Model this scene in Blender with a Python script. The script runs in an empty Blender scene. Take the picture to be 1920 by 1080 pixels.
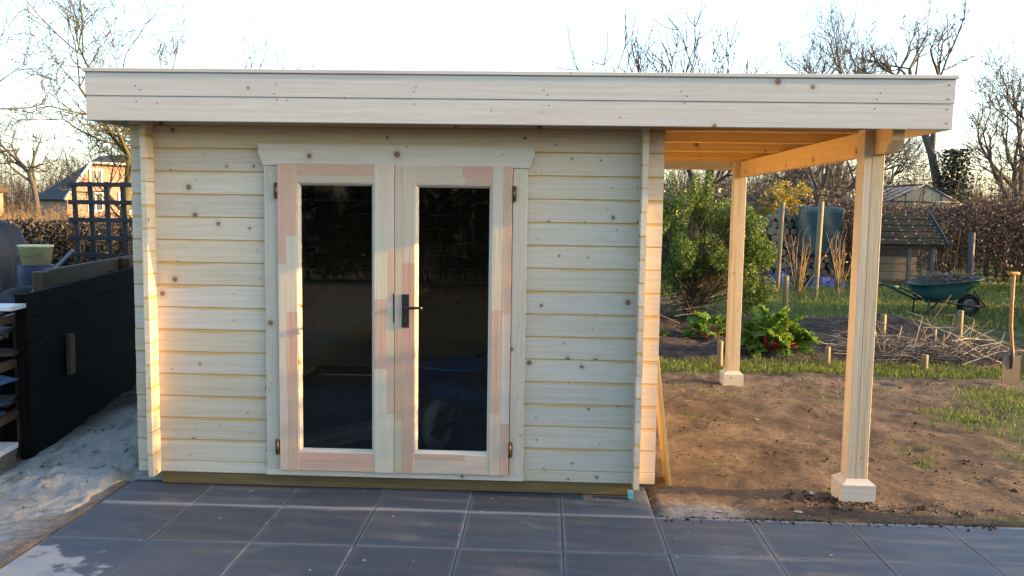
import bpy, math, random
import numpy as np
from mathutils import Vector, Matrix, Euler, Quaternion
random.seed(7); rng = np.random.default_rng(11)
R = math.radians
C = bpy.context.scene.collection
SC = bpy.context.scene

# ------------------------------------------------------------------ camera, sky, sun, exposure
F_PX, CAM, YAW, PIT, ROL = 1596.9, Vector((0.3355, -4.7401, 1.6222)), -0.0384, 0.0933, 0.0148
fw = Vector((math.sin(YAW)*math.cos(PIT), math.cos(YAW)*math.cos(PIT), -math.sin(PIT)))
rt = Vector((math.cos(YAW), -math.sin(YAW), 0)); up = rt.cross(fw)
r_ = rt*math.cos(ROL) + up*math.sin(ROL); u_ = up*math.cos(ROL) - rt*math.sin(ROL)
cam_d = bpy.data.cameras.new('camera'); cam = bpy.data.objects.new('camera', cam_d); C.objects.link(cam)
m3 = Matrix((r_, u_, -fw)).transposed()
cam.matrix_world = Matrix.Translation(CAM) @ m3.to_4x4()
cam_d.sensor_width = 36; cam_d.lens = F_PX/1920*36; cam_d.clip_end = 3000; cam_d.clip_start = 0.05
SC.camera = cam

SUN_EL, SUN_A = R(13), R(4.0)          # elevation; azimuth: from +X turned towards -Y (the camera side)
w = bpy.data.worlds.new('World'); SC.world = w; w.use_nodes = True
nt = w.node_tree
sky = nt.nodes.new('ShaderNodeTexSky'); sky.sky_type = 'NISHITA'; sky.sun_disc = False
sky.sun_elevation = SUN_EL; sky.sun_rotation = R(90) + SUN_A
sky.air_density = 1.0; sky.dust_density = 2.2; sky.ozone_density = 2.0
nt.links.new(sky.outputs[0], nt.nodes['Background'].inputs[0])
nt.nodes['Background'].inputs[1].default_value = 0.15
sd = bpy.data.lights.new('sun', 'SUN'); so = bpy.data.objects.new('sun', sd); C.objects.link(so)
sd.energy = 3.3; sd.angle = R(0.6); sd.color = (1.0, 0.57, 0.18)
so.rotation_euler = Vector((-math.cos(SUN_EL)*math.cos(SUN_A), math.cos(SUN_EL)*math.sin(SUN_A), -math.sin(SUN_EL))).to_track_quat('-Z', 'Y').to_euler()
so.location = (12, -2, 6)
SC.view_settings.view_transform = 'Standard'; SC.view_settings.look = 'None'
SC.view_settings.exposure = 2.42; SC.view_settings.gamma = 1.0
try: SC.view_settings.use_curve_mapping = False
except Exception: pass
SC.cycles.max_bounces = 8; SC.cycles.diffuse_bounces = 5; SC.cycles.transparent_max_bounces = 12

# ------------------------------------------------------------------ helpers
def link(o, parent=None):
    C.objects.link(o)
    if parent is not None: o.parent = parent
    return o
def tag(o, label=None, cat=None, group=None, kind=None):
    if label: o['label'] = label
    if cat: o['category'] = cat
    if group: o['group'] = group
    if kind: o['kind'] = kind
    return o
def empty(name, loc=(0, 0, 0), rz=0, label=None, cat=None, group=None):
    o = bpy.data.objects.new(name, None); C.objects.link(o); o.empty_display_size = .1
    o.location = loc; o.rotation_euler = (0, 0, rz)
    return tag(o, label, cat, group)
def np_mesh(name, V, F, mat=None, parent=None, smooth=False, mats=None, midx=None, col=None, colname='tint'):
    V = np.asarray(V, dtype=np.float32); F = np.asarray(F, dtype=np.int32)
    me = bpy.data.meshes.new(name)
    k = F.shape[1]
    me.vertices.add(len(V)); me.vertices.foreach_set('co', V.ravel())
    me.loops.add(F.size); me.loops.foreach_set('vertex_index', F.ravel())
    me.polygons.add(len(F)); me.polygons.foreach_set('loop_start', np.arange(0, F.size, k, dtype=np.int32))
    me.polygons.foreach_set('loop_total', np.full(len(F), k, dtype=np.int32))
    if smooth: me.polygons.foreach_set('use_smooth', np.ones(len(F), dtype=bool))
    if midx is not None: me.polygons.foreach_set('material_index', np.asarray(midx, dtype=np.int32))
    me.update(calc_edges=True); me.validate()
    if col is not None:
        a = me.color_attributes.new(colname, 'FLOAT_COLOR', 'POINT')
        c4 = np.ones((len(V), 4), dtype=np.float32); c4[:, :3] = col
        a.data.foreach_set('color', c4.ravel())
    for m in (mats or ([mat] if mat else [])): me.materials.append(m)
    o = bpy.data.objects.new(name, me); link(o, parent)
    return o
class MB:
    """collects shapes into one mesh"""
    def __init__(s): s.v = []; s.f = []; s.mi = []; s.sm = []
    def add(s, vs, fs, mi=0, sm=False):
        b = len(s.v); s.v += [tuple(p) for p in vs]
        s.f += [tuple(i+b for i in f) for f in fs]; s.mi += [mi]*len(fs); s.sm += [sm]*len(fs)
    def box(s, x0, x1, y0, y1, z0, z1, mi=0, M=None):
        vs = [Vector((x, y, z)) for z in (z0, z1) for y in (y0, y1) for x in (x0, x1)]
        if M is not None: vs = [M @ p for p in vs]
        s.add(vs, [(0, 2, 3, 1), (4, 5, 7, 6), (0, 1, 5, 4), (2, 6, 7, 3), (0, 4, 6, 2), (1, 3, 7, 5)], mi)
    def bar(s, L, H, T, c=.004, mi=0, M=None):
        """length along x (centred), height z, thickness y, chamfered long edges"""
        h, t = H/2, T/2
        sec = [(-t+c, -h), (t-c, -h), (t, -h+c), (t, h-c), (t-c, h), (-t+c, h), (-t, h-c), (-t, -h+c)]
        vs = [Vector((x, y, z)) for x in (-L/2, L/2) for (y, z) in sec]
        if M is not None: vs = [M @ p for p in vs]
        fs = [(i, (i+1) % 8, 8+(i+1) % 8, 8+i) for i in range(8)] + [tuple(range(7, -1, -1)), tuple(range(8, 16))]
        s.add(vs, [f[::-1] for f in fs], mi)
    def tube(s, pts, radii, n=8, mi=0, cap=True, sm=True):
        pts = [Vector(p) for p in pts]
        if not hasattr(radii, '__len__'): radii = [radii]*len(pts)
        vs = []; 
        d0 = (pts[1]-pts[0]).normalized(); a = d0.orthogonal().normalized()
        for i, p in enumerate(pts):
            d = (pts[min(i+1, len(pts)-1)] - pts[max(i-1, 0)]).normalized()
            a = (a - d*a.dot(d)).normalized(); b = d.cross(a)
            for k in range(n):
                t = 2*math.pi*k/n; vs.append(p + (a*math.cos(t) + b*math.sin(t))*radii[i])
        fs = [(i*n+k, i*n+(k+1) % n, (i+1)*n+(k+1) % n, (i+1)*n+k) for i in range(len(pts)-1) for k in range(n)]
        s.add(vs, fs, mi, sm)
        if cap:
            b = len(s.v) - len(vs)
            s.f += [tuple(b+k for k in range(n-1, -1, -1)), tuple(b+(len(pts)-1)*n+k for k in range(n))]; s.mi += [mi]*2; s.sm += [False]*2
    def lathe(s, prof, n=20, mi=0, M=None, sm=True):
        vs = []
        for (r, z) in prof:
            for k in range(n):
                t = 2*math.pi*k/n; vs.append(Vector((r*math.cos(t), r*math.sin(t), z)))
        if M is not None: vs = [M @ p for p in vs]
        fs = [(i*n+k, i*n+(k+1) % n, (i+1)*n+(k+1) % n, (i+1)*n+k) for i in range(len(prof)-1) for k in range(n)]
        s.add(vs, fs, mi, sm)
    def build(s, name, mat, parent=None, loc=None, rot=None):
        me = bpy.data.meshes.new(name); me.from_pydata(s.v, [], s.f)
        for m in (mat if isinstance(mat, (list, tuple)) else [mat]): me.materials.append(m)
        me.polygons.foreach_set('material_index', s.mi); me.polygons.foreach_set('use_smooth', s.sm); me.update()
        o = bpy.data.objects.new(name, me); link(o, parent)
        if loc is not None: o.location = loc
        if rot is not None: o.rotation_euler = rot
        return o
_bars = {}
def bar(name, L, H, T, mat, loc, parent=None, axis='x', rot=None, c=.004):
    """a sawn piece whose mesh is local (x = length) so that the grain follows it"""
    key = (round(L, 3), round(H, 3), round(T, 3), mat.name, c)
    if key not in _bars:
        mb = MB(); mb.bar(L, H, T, c)
        me = bpy.data.meshes.new(name); me.from_pydata(mb.v, [], mb.f); me.materials.append(mat); me.update(); _bars[key] = me
    o = bpy.data.objects.new(name, _bars[key]); link(o, parent); o.location = loc
    if rot is None:
        rot = {'x': (0, 0, 0), 'y': (0, 0, R(90)), 'z': (0, R(-90), 0), 'z2': (R(90), R(-90), 0)}[axis]
    o.rotation_euler = rot
    return o
def bx(name, x0, x1, y0, y1, z0, z1, mat, parent=None, axis='x', c=.003):
    """chamfered piece filling a box; axis = direction of the grain"""
    dx, dy, dz = x1-x0, y1-y0, z1-z0; loc = ((x0+x1)/2, (y0+y1)/2, (z0+z1)/2)
    if axis == 'x': return bar(name, dx, dz, dy, mat, loc, parent, 'x', c=c)
    if axis == 'y': return bar(name, dy, dz, dx, mat, loc, parent, 'y', c=c)
    return bar(name, dz, dx, dy, mat, loc, parent, 'z', c=c)
# value noise -------------------------------------------------------
_tab = rng.random((256, 256))
def vnoise(x, y):
    xi = np.floor(x).astype(int); yi = np.floor(y).astype(int); xf = x-xi; yf = y-yi
    xf = xf*xf*(3-2*xf); yf = yf*yf*(3-2*yf)
    g = lambda a, b: _tab[a % 256, b % 256]
    return (g(xi, yi)*(1-xf)+g(xi+1, yi)*xf)*(1-yf) + (g(xi, yi+1)*(1-xf)+g(xi+1, yi+1)*xf)*yf
def fbm(x, y, o=4):
    s = 0; a = .5
    for i in range(o): s = s + a*(vnoise(x*2**i+17*i, y*2**i+31*i)-.5); a *= .5
    return s
def sst(a, b, x):
    t = np.clip((x-a)/(b-a), 0, 1); return t*t*(3-2*t)

# ------------------------------------------------------------------ materials
def mat(name):
    m = bpy.data.materials.new(name); m.use_nodes = True
    return m, m.node_tree.nodes, m.node_tree.links, m.node_tree.nodes['Principled BSDF']
def nd(ns, t, **k):
    n = ns.new(t)
    for a, b in k.items(): setattr(n, a, b)
    return n
def math_(ns, ls, op, a, b=None, c=None, clamp=False):
    n = ns.new('ShaderNodeMath'); n.operation = op; n.use_clamp = clamp
    for i, v in enumerate((a, b, c)):
        if v is None: continue
        if isinstance(v, (int, float)): n.inputs[i].default_value = v
        else: ls.new(v, n.inputs[i])
    return n.outputs[0]
def mix(ns, ls, f, a, b, blend='MIX'):
    n = ns.new('ShaderNodeMix'); n.data_type = 'RGBA'; n.blend_type = blend
    for s, v in ((n.inputs[0], f), (n.inputs[6], a), (n.inputs[7], b)):
        if isinstance(v, (int, float)): s.default_value = v
        elif isinstance(v, (tuple, list)): s.default_value = (*v[:3], 1)
        else: ls.new(v, s)
    return n.outputs[2]
def ramp(ns, ls, src, stops):
    n = ns.new('ShaderNodeValToRGB'); e = n.color_ramp.elements
    while len(e) < len(stops): e.new(.5)
    for i, (p, c) in enumerate(stops):
        e[i].position = p; e[i].color = (*c[:3], 1) if isinstance(c, (tuple, list)) else (c, c, c, 1)
    ls.new(src, n.inputs[0]); return n.outputs[0]
def smooth(ns, ls, src, a, b):
    n = ns.new('ShaderNodeMapRange'); n.interpolation_type = 'SMOOTHSTEP'
    n.inputs[1].default_value = a; n.inputs[2].default_value = b; ls.new(src, n.inputs[0]); return n.outputs[0]
def simple(name, col, rough=.7, metal=0, var=.25, scale=12, bump=.0, spec=.3):
    col = tuple(c*.7 for c in col)
    m, ns, ls, p = mat(name)
    tc = nd(ns, 'ShaderNodeTexCoord'); n1 = nd(ns, 'ShaderNodeTexNoise'); n1.inputs['Scale'].default_value = scale; n1.inputs['Detail'].default_value = 6
    ls.new(tc.outputs['Object'], n1.inputs['Vector'])
    c = mix(ns, ls, n1.outputs[0], tuple(x*(1-var) for x in col), tuple(min(1, x*(1+var)) for x in col))
    ls.new(c, p.inputs['Base Color']); p.inputs['Roughness'].default_value = rough; p.inputs['Metallic'].default_value = metal
    p.inputs['Specular IOR Level'].default_value = spec
    if bump:
        b = nd(ns, 'ShaderNodeBump'); b.inputs['Strength'].default_value = bump; b.inputs['Distance'].default_value = .01
        ls.new(n1.outputs[0], b.inputs['Height']); ls.new(b.outputs[0], p.inputs['Normal'])
    return m
def wood(name, light, dark, knot=(.16, .075, .035), stain=0., half=.064, kscale=6.5, kdens=.5, grain=1., tint=False, rough=.62, kbig=1., spec=.3):
    k_ = .80 if name.startswith(('pine', 'finger')) else .85; k_ = k_ if k_ == .80 else .72; light = tuple(c*k_ for c in light); dark = tuple(c*k_ for c in dark)
    m, ns, ls, p = mat(name)
    tc = nd(ns, 'ShaderNodeTexCoord'); oi = nd(ns, 'ShaderNodeObjectInfo')
    sep = nd(ns, 'ShaderNodeSeparateXYZ'); ls.new(tc.outputs['Object'], sep.inputs[0])
    X, Y, Z = sep.outputs
    ro = math_(ns, ls, 'MULTIPLY', oi.outputs['Random'], 83.0)
    ro2 = math_(ns, ls, 'MULTIPLY', oi.outputs['Random'], 31.7)
    cb = nd(ns, 'ShaderNodeCombineXYZ')
    ls.new(math_(ns, ls, 'ADD', X, ro), cb.inputs[0]); ls.new(math_(ns, ls, 'ADD', math_(ns, ls, 'ADD', Z, math_(ns, ls, 'MULTIPLY', Y, .7)), ro2), cb.inputs[1])
    vo = nd(ns, 'ShaderNodeTexVoronoi', voronoi_dimensions='2D', feature='F1'); vo.inputs['Scale'].default_value = kscale
    ls.new(cb.outputs[0], vo.inputs['Vector'])
    d = vo.outputs['Distance']; vs = nd(ns, 'ShaderNodeSeparateColor'); ls.new(vo.outputs['Color'], vs.inputs[0])
    on = math_(ns, ls, 'LESS_THAN', vs.outputs[0], kdens)
    rad = math_(ns, ls, 'MULTIPLY_ADD', math_(ns, ls, 'POWER', vs.outputs[1], 4.0), .095*kbig, .020*kbig)
    q = math_(ns, ls, 'DIVIDE', d, rad)
    km = math_(ns, ls, 'MULTIPLY', math_(ns, ls, 'SUBTRACT', 1.0, smooth(ns, ls, q, .65, 1.15)), on)
    halo = math_(ns, ls, 'MULTIPLY', math_(ns, ls, 'SUBTRACT', 1.0, smooth(ns, ls, q, .8, 3.2)), on)
    # grain, bent round the knots
    sw = math_(ns, ls, 'MULTIPLY', halo, .012)
    gc = nd(ns, 'ShaderNodeCombineXYZ')
    ls.new(math_(ns, ls, 'MULTIPLY', math_(ns, ls, 'ADD', X, ro), 1.4), gc.inputs[0])
    ls.new(math_(ns, ls, 'MULTIPLY', math_(ns, ls, 'ADD', math_(ns, ls, 'ADD', Z, sw), ro2), 55*grain), gc.inputs[1])
    ls.new(math_(ns, ls, 'MULTIPLY', math_(ns, ls, 'ADD', Y, ro2), 55*grain), gc.inputs[2])
    n1 = nd(ns, 'ShaderNodeTexNoise'); n1.inputs['Scale'].default_value = 1.0; n1.inputs['Detail'].default_value = 4; n1.inputs['Distortion'].default_value = .6
    ls.new(gc.outputs[0], n1.inputs['Vector'])
    g1 = smooth(ns, ls, n1.outputs[0], .30, .72)
    # broad cathedral figure
    gc2 = nd(ns, 'ShaderNodeCombineXYZ')
    ls.new(math_(ns, ls, 'MULTIPLY', math_(ns, ls, 'ADD', X, ro), .9), gc2.inputs[0]); ls.new(math_(ns, ls, 'MULTIPLY', math_(ns, ls, 'ADD', Z, ro2), 9), gc2.inputs[1])
    n2 = nd(ns, 'ShaderNodeTexNoise'); n2.inputs['Scale'].default_value = 1.0; n2.inputs['Detail'].default_value = 2
    ls.new(gc2.outputs[0], n2.inputs['Vector'])
    rings = math_(ns, ls, 'MULTIPLY_ADD', math_(ns, ls, 'SINE', math_(ns, ls, 'MULTIPLY', n2.outputs[0], 70.0)), .5, .5)
    g = math_(ns, ls, 'MULTIPLY_ADD', rings, .30, math_(ns, ls, 'MULTIPLY', g1, .70))
    col = mix(ns, ls, math_(ns, ls, 'MULTIPLY', g, .95), light, dark)
    # each piece a little different in tone
    hv = nd(ns, 'ShaderNodeHueSaturation'); ls.new(col, hv.inputs['Color'])
    ls.new(math_(ns, ls, 'MULTIPLY_ADD', oi.outputs['Random'], .16, .92), hv.inputs['Value'])
    ls.new(math_(ns, ls, 'MULTIPLY_ADD', math_(ns, ls, 'FRACT', math_(ns, ls, 'MULTIPLY', oi.outputs['Random'], 7.3)), .3, .85), hv.inputs['Saturation'])
    col = hv.outputs[0]
    if tint:
        at = nd(ns, 'ShaderNodeAttribute', attribute_name='tint'); col = mix(ns, ls, 1.0, col, at.outputs['Color'], 'MULTIPLY')
    if stain:
        nb = nd(ns, 'ShaderNodeTexNoise'); nb.inputs['Scale'].default_value = 2.2; nb.inputs['Detail'].default_value = 5
        ls.new(cb.outputs[0], nb.inputs['Vector'])
        wob = math_(ns, ls, 'MULTIPLY', math_(ns, ls, 'SUBTRACT', nb.outputs[0], .46), .055)
        e = math_(ns, ls, 'ADD', Z, wob)
        top = smooth(ns, ls, e, half-.010, half-.002)
        e2 = smooth(ns, ls, math_(ns, ls, 'ABSOLUTE', Z), half-.0055, half-.0025)
        st = math_(ns, ls, 'MAXIMUM', math_(ns, ls, 'MULTIPLY', top, .7*stain), math_(ns, ls, 'MULTIPLY', e2, .8*stain))
        col = mix(ns, ls, st, col, (.46, .27, .05))
    col = mix(ns, ls, math_(ns, ls, 'MULTIPLY', halo, .38), col, tuple(x*.72 for x in dark))
    col = mix(ns, ls, math_(ns, ls, 'MULTIPLY', km, .9), col, knot)
    ls.new(col, p.inputs['Base Color']); p.inputs['Roughness'].default_value = rough; p.inputs['Specular IOR Level'].default_value = spec
    b = nd(ns, 'ShaderNodeBump'); b.inputs['Strength'].default_value = .25; b.inputs['Distance'].default_value = .002
    ls.new(g1, b.inputs['Height']); ls.new(b.outputs[0], p.inputs['Normal'])
    return m
PL, PD = (.665, .57, .44), (.585, .475, .33)
W_LOG = wood('pine_log', PL, PD, stain=1., kbig=1.0, kdens=.55)
W_PINE = wood('pine_planed', (.62, .54, .43), (.54, .45, .33), kscale=5.5, kdens=.45)
W_BEAM_GLOW = wood('pine_beam_glow', (.66, .48, .21), (.57, .37, .13), kscale=5.5, kdens=.45)  # pine with the canopy's orange bounce light put into its colour
W_FASCIA = wood('pine_fascia', (.53, .52, .48), (.46, .44, .39), kscale=4.5, kdens=.55, kbig=.8)
W_POST = wood('pine_post', (.58, .505, .37), (.47, .39, .26), kscale=5, kdens=.5, kbig=.7)
W_DOOR = wood('finger_jointed_pine', (.62, .535, .43), (.56, .465, .36), kdens=.0, tint=True)
W_SILL = wood('treated_sill', (.20, .135, .05), (.12, .075, .028), kdens=.1)
W_BLACK = wood('black_stained_board', (.0075, .007, .007), (.004, .0038, .0038), knot=(.003, .003, .003), rough=.8, spec=.06)
W_BROWN = wood('old_brown_board', (.085, .055, .032), (.045, .029, .018), knot=(.03, .02, .012))
W_GREY = wood('grey_weathered_wood', (.12, .115, .105), (.07, .066, .06), knot=(.03, .03, .03))
W_DGREY = wood('dark_weathered_wood', (.055, .055, .055), (.032, .032, .033), knot=(.015, .015, .015), spec=.15)
W_STAKE = wood('round_stake', (.26, .20, .095), (.16, .115, .055), knot=(.05, .035, .02), grain=.6)
W_HUTCH = wood('hutch_board', (.40, .30, .18), (.27, .19, .11), knot=(.05, .03, .02))
W_TOOL = wood('tool_handle', (.42, .24, .09), (.32, .17, .06), kdens=0.)
W_ENDS = wood('firewood', (.26, .19, .12), (.13, .09, .06), grain=.7)

def tile_mat():
    m, ns, ls, p = mat('concrete_tile')
    g = nd(ns, 'ShaderNodeNewGeometry'); oi = nd(ns, 'ShaderNodeObjectInfo')
    n1 = nd(ns, 'ShaderNodeTexNoise'); n1.inputs['Scale'].default_value = 2.3; n1.inputs['Detail'].default_value = 7; n1.inputs['Distortion'].default_value = 1.2
    n2 = nd(ns, 'ShaderNodeTexNoise'); n2.inputs['Scale'].default_value = 180; n2.inputs['Detail'].default_value = 3
    n3 = nd(ns, 'ShaderNodeTexNoise'); n3.inputs['Scale'].default_value = .9; n3.inputs['Detail'].default_value = 5
    mp = nd(ns, 'ShaderNodeMapping'); mp.inputs['Scale'].default_value = (1, 2.6, 1); mp.inputs['Rotation'].default_value = (0, 0, .35)
    ls.new(g.outputs['Position'], mp.inputs[0]); ls.new(mp.outputs[0], n1.inputs['Vector'])
    ls.new(g.outputs['Position'], n2.inputs['Vector']); ls.new(g.outputs['Position'], n3.inputs['Vector'])
    base = mix(ns, ls, n2.outputs[0], (.027, .034, .046), (.048, .058, .076))
    base = mix(ns, ls, math_(ns, ls, 'MULTIPLY', n3.outputs[0], .5), base, (.060, .060, .066))
    hv = nd(ns, 'ShaderNodeHueSaturation'); ls.new(base, hv.inputs['Color']); ls.new(math_(ns, ls, 'MULTIPLY_ADD', oi.outputs['Random'], .35, .82), hv.inputs['Value'])
    dust = smooth(ns, ls, n1.outputs[0], .56, .74)
    col = mix(ns, ls, math_(ns, ls, 'MULTIPLY', dust, .15), hv.outputs[0], (.24, .25, .265))
    # sand brushed off along the edges of each tile
    tc = nd(ns, 'ShaderNodeTexCoord'); sp = nd(ns, 'ShaderNodeSeparateXYZ'); ls.new(tc.outputs['Object'], sp.inputs[0])
    e = math_(ns, ls, 'MAXIMUM', math_(ns, ls, 'ABSOLUTE', sp.outputs[0]), math_(ns, ls, 'ABSOLUTE', sp.outputs[1]))
    ed = smooth(ns, ls, math_(ns, ls, 'MULTIPLY_ADD', math_(ns, ls, 'SUBTRACT', n3.outputs[0], .5), .05, e), .226, .25)
    col = mix(ns, ls, math_(ns, ls, 'MULTIPLY', ed, .20), col, (.27, .27, .27))
    # spilt sand at the left corner of the terrace
    px = nd(ns, 'ShaderNodeSeparateXYZ'); ls.new(g.outputs['Position'], px.inputs[0])
    dx = math_(ns, ls, 'ADD', px.outputs[0], 2.0); dy = math_(ns, ls, 'ADD', px.outputs[1], 1.25)
    rr = math_(ns, ls, 'SQRT', math_(ns, ls, 'ADD', math_(ns, ls, 'MULTIPLY', dx, dx), math_(ns, ls, 'MULTIPLY', math_(ns, ls, 'MULTIPLY', dy, dy), 1.5)))
    n5 = nd(ns, 'ShaderNodeTexNoise'); n5.inputs['Scale'].default_value = 9; n5.inputs['Detail'].default_value = 8; ls.new(g.outputs['Position'], n5.inputs['Vector'])
    rr = math_(ns, ls, 'MULTIPLY_ADD', math_(ns, ls, 'SUBTRACT', n1.outputs[0], .5), .4, rr); rr = math_(ns, ls, 'MULTIPLY_ADD', math_(ns, ls, 'SUBTRACT', n5.outputs[0], .5), .9, rr)
    sp_ = math_(ns, ls, 'SUBTRACT', 1.0, smooth(ns, ls, rr, .24, .38))
    # dust band left along the first joint
    db = math_(ns, ls, 'SUBTRACT', 1.0, smooth(ns, ls, math_(ns, ls, 'ABSOLUTE', math_(ns, ls, 'ADD', math_(ns, ls, 'MULTIPLY_ADD', math_(ns, ls, 'SUBTRACT', n1.outputs[0], .5), .03, px.outputs[1]), .322)), .006, .034))
    sp_ = math_(ns, ls, 'MAXIMUM', sp_, math_(ns, ls, 'MULTIPLY', db, .55))
    col = mix(ns, ls, math_(ns, ls, 'MULTIPLY', sp_, .75), col, (.27, .27, .265))
    # fallen sawdust against the shed's sill
    ls.new(col, p.inputs['Base Color']); ls.new(math_(ns, ls, 'MULTIPLY_ADD', n1.outputs[0], .3, .45), p.inputs['Roughness'])
    b = nd(ns, 'ShaderNodeBump'); b.inputs['Strength'].default_value = .3; b.inputs['Distance'].default_value = .002
    ls.new(n2.outputs[0], b.inputs['Height']); ls.new(b.outputs[0], p.inputs['Normal'])
    return m
M_TILE = tile_mat()

def ground_mat():
    m, ns, ls, p = mat('garden_soil')
    g = nd(ns, 'ShaderNodeNewGeometry'); at = nd(ns, 'ShaderNodeAttribute', attribute_name='zone')
    sc = nd(ns, 'ShaderNodeSeparateColor'); ls.new(at.outputs['Color'], sc.inputs[0])
    def noise(s, d=6, dist=0.):
        n = nd(ns, 'ShaderNodeTexNoise'); n.inputs['Scale'].default_value = s; n.inputs['Detail'].default_value = d; n.inputs['Distortion'].default_value = dist
        ls.new(g.outputs['Position'], n.inputs['Vector']); return n.outputs[0]
    a, b_, c = noise(1.6, 8, .8), noise(22, 8), noise(120, 4)
    soil = mix(ns, ls, smooth(ns, ls, a, .35, .65), (.056, .040, .027), (.118, .088, .060))
    soil = mix(ns, ls, math_(ns, ls, 'MULTIPLY', smooth(ns, ls, b_, .35, .7), .6), soil, (.050, .034, .024))
    soil = mix(ns, ls, math_(ns, ls, 'MULTIPLY', smooth(ns, ls, c, .60, .75), .4), soil, (.24, .20, .15))
    sand = mix(ns, ls, smooth(ns, ls, b_, .35, .7), (.26, .245, .22), (.17, .155, .135))
    sand = mix(ns, ls, math_(ns, ls, 'MULTIPLY', smooth(ns, ls, a, .52, .68), .5), sand, (.14, .115, .085))
    mul = mix(ns, ls, smooth(ns, ls, b_, .35, .65), (.020, .014, .011), (.052, .036, .025))
    mul = mix(ns, ls, math_(ns, ls, 'MULTIPLY', smooth(ns, ls, c, .6, .72), .35), mul, (.22, .19, .15))
    gr = mix(ns, ls, smooth(ns, ls, b_, .3, .7), (.022, .040, .009), (.048, .066, .018))
    gr = mix(ns, ls, math_(ns, ls, 'MULTIPLY', smooth(ns, ls, a, .5, .75), .4), gr, (.13, .11, .05))
    col = mix(ns, ls, sc.outputs[1], soil, sand); col = mix(ns, ls, sc.outputs[2], col, mul); col = mix(ns, ls, sc.outputs[0], col, gr)
    ls.new(col, p.inputs['Base Color']); p.inputs['Roughness'].default_value = .95; p.inputs['Specular IOR Level'].default_value = .15
    b = nd(ns, 'ShaderNodeBump'); b.inputs['Strength'].default_value = .7; b.inputs['Distance'].default_value = .012
    ls.new(math_(ns, ls, 'ADD', b_, math_(ns, ls, 'MULTIPLY', c, .5)), b.inputs['Height']); ls.new(b.outputs[0], p.inputs['Normal'])
    return m
M_GROUND = ground_mat()
def sand_mat():
    m, ns, ls, p = mat('heaped_sand')
    g = nd(ns, 'ShaderNodeNewGeometry')
    n1 = nd(ns, 'ShaderNodeTexNoise'); n1.inputs['Scale'].default_value = 7; n1.inputs['Detail'].default_value = 8
    n2 = nd(ns, 'ShaderNodeTexNoise'); n2.inputs['Scale'].default_value = 60; n2.inputs['Detail'].default_value = 4
    for n in (n1, n2): ls.new(g.outputs['Position'], n.inputs['Vector'])
    col = mix(ns, ls, n2.outputs[0], (.17, .163, .15), (.265, .255, .235))
    col = mix(ns, ls, math_(ns, ls, 'MULTIPLY', smooth(ns, ls, n1.outputs[0], .52, .66), .75), col, (.10, .09, .055))
    ls.new(col, p.inputs['Base Color']); p.inputs['Roughness'].default_value = .95
    b = nd(ns, 'ShaderNodeBump'); b.inputs['Strength'].default_value = .8; b.inputs['Distance'].default_value = .01
    ls.new(n2.outputs[0], b.inputs['Height']); ls.new(b.outputs[0], p.inputs['Normal'])
    return m
M_SAND = sand_mat()
M_BED = simple('joint_sand', (.36, .32, .26), .95, var=.3, scale=40)

def leaf_mat(name, cols, trans=.35, rough=.5, gloss=.06):
    cols = [tuple(c*(.78 if name in ('grass_blade', 'rhubarb_leaf') else .60 if name == 'fresh_bush_leaf' else .38 if name == 'evergreen_leaf' else .58) for c in cc) for cc in cols]
    m, ns, ls, p = mat(name); ns.remove(p)
    out = ns['Material Output']
    g = nd(ns, 'ShaderNodeNewGeometry')
    c = ramp(ns, ls, g.outputs['Random Per Island'], [(i/(len(cols)-1), cc) for i, cc in enumerate(cols)])
    d = nd(ns, 'ShaderNodeBsdfDiffuse'); t = nd(ns, 'ShaderNodeBsdfTranslucent'); gl = nd(ns, 'ShaderNodeBsdfGlossy'); gl.inputs['Roughness'].default_value = rough
    ls.new(c, d.inputs[0]); ls.new(c, t.inputs[0])
    mx = nd(ns, 'ShaderNodeMixShader'); mx.inputs[0].default_value = trans; ls.new(d.outputs[0], mx.inputs[1]); ls.new(t.outputs[0], mx.inputs[2])
    m2 = nd(ns, 'ShaderNodeMixShader'); m2.inputs[0].default_value = gloss; ls.new(mx.outputs[0], m2.inputs[1]); ls.new(gl.outputs[0], m2.inputs[2])
    ls.new(m2.outputs[0], out.inputs[0]); return m
L_BUSH = leaf_mat('fresh_bush_leaf', [(.05, .10, .012), (.10, .18, .02), (.15, .24, .03), (.22, .29, .05)], .5, gloss=.03)
L_GRASS = leaf_mat('grass_blade', [(.05, .09, .014), (.10, .17, .025), (.16, .22, .035), (.24, .23, .08)], .45, gloss=.03)
L_BEECH = leaf_mat('dry_beech_leaf', [(.045, .022, .014), (.10, .045, .022), (.17, .075, .03), (.24, .12, .05)], .35, gloss=.08)
L_EVER = leaf_mat('evergreen_leaf', [(.012, .024, .008), (.022, .042, .012), (.035, .055, .018)], .2)
L_FORS = leaf_mat('forsythia_flower', [(.25, .20, .02), (.55, .42, .02), (.75, .58, .03)], .4)
L_RHUB = leaf_mat('rhubarb_leaf', [(.06, .13, .014), (.11, .21, .022), (.19, .30, .04)], .45, rough=.5, gloss=.02)
L_DRY = leaf_mat('dead_leaf', [(.09, .07, .04), (.16, .12, .06), (.22, .18, .09)], .3)
L_BUD = leaf_mat('opening_bud', [(.09, .075, .04), (.15, .15, .05), (.20, .20, .07)], .3)
L_STRAW = leaf_mat('straw_stalk', [(.085, .065, .045), (.15, .12, .085), (.24, .20, .15), (.40, .35, .27)], .1)
B_DARK = simple('dark_bark', (.055, .045, .035), .9, var=.4, scale=9, bump=.5)
B_MOSS = simple('mossy_bark', (.115, .10, .035), .9, var=.45, scale=6, bump=.5)
B_GREY = simple('grey_bark', (.10, .088, .07), .9, var=.35, scale=5, bump=.4)
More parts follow.
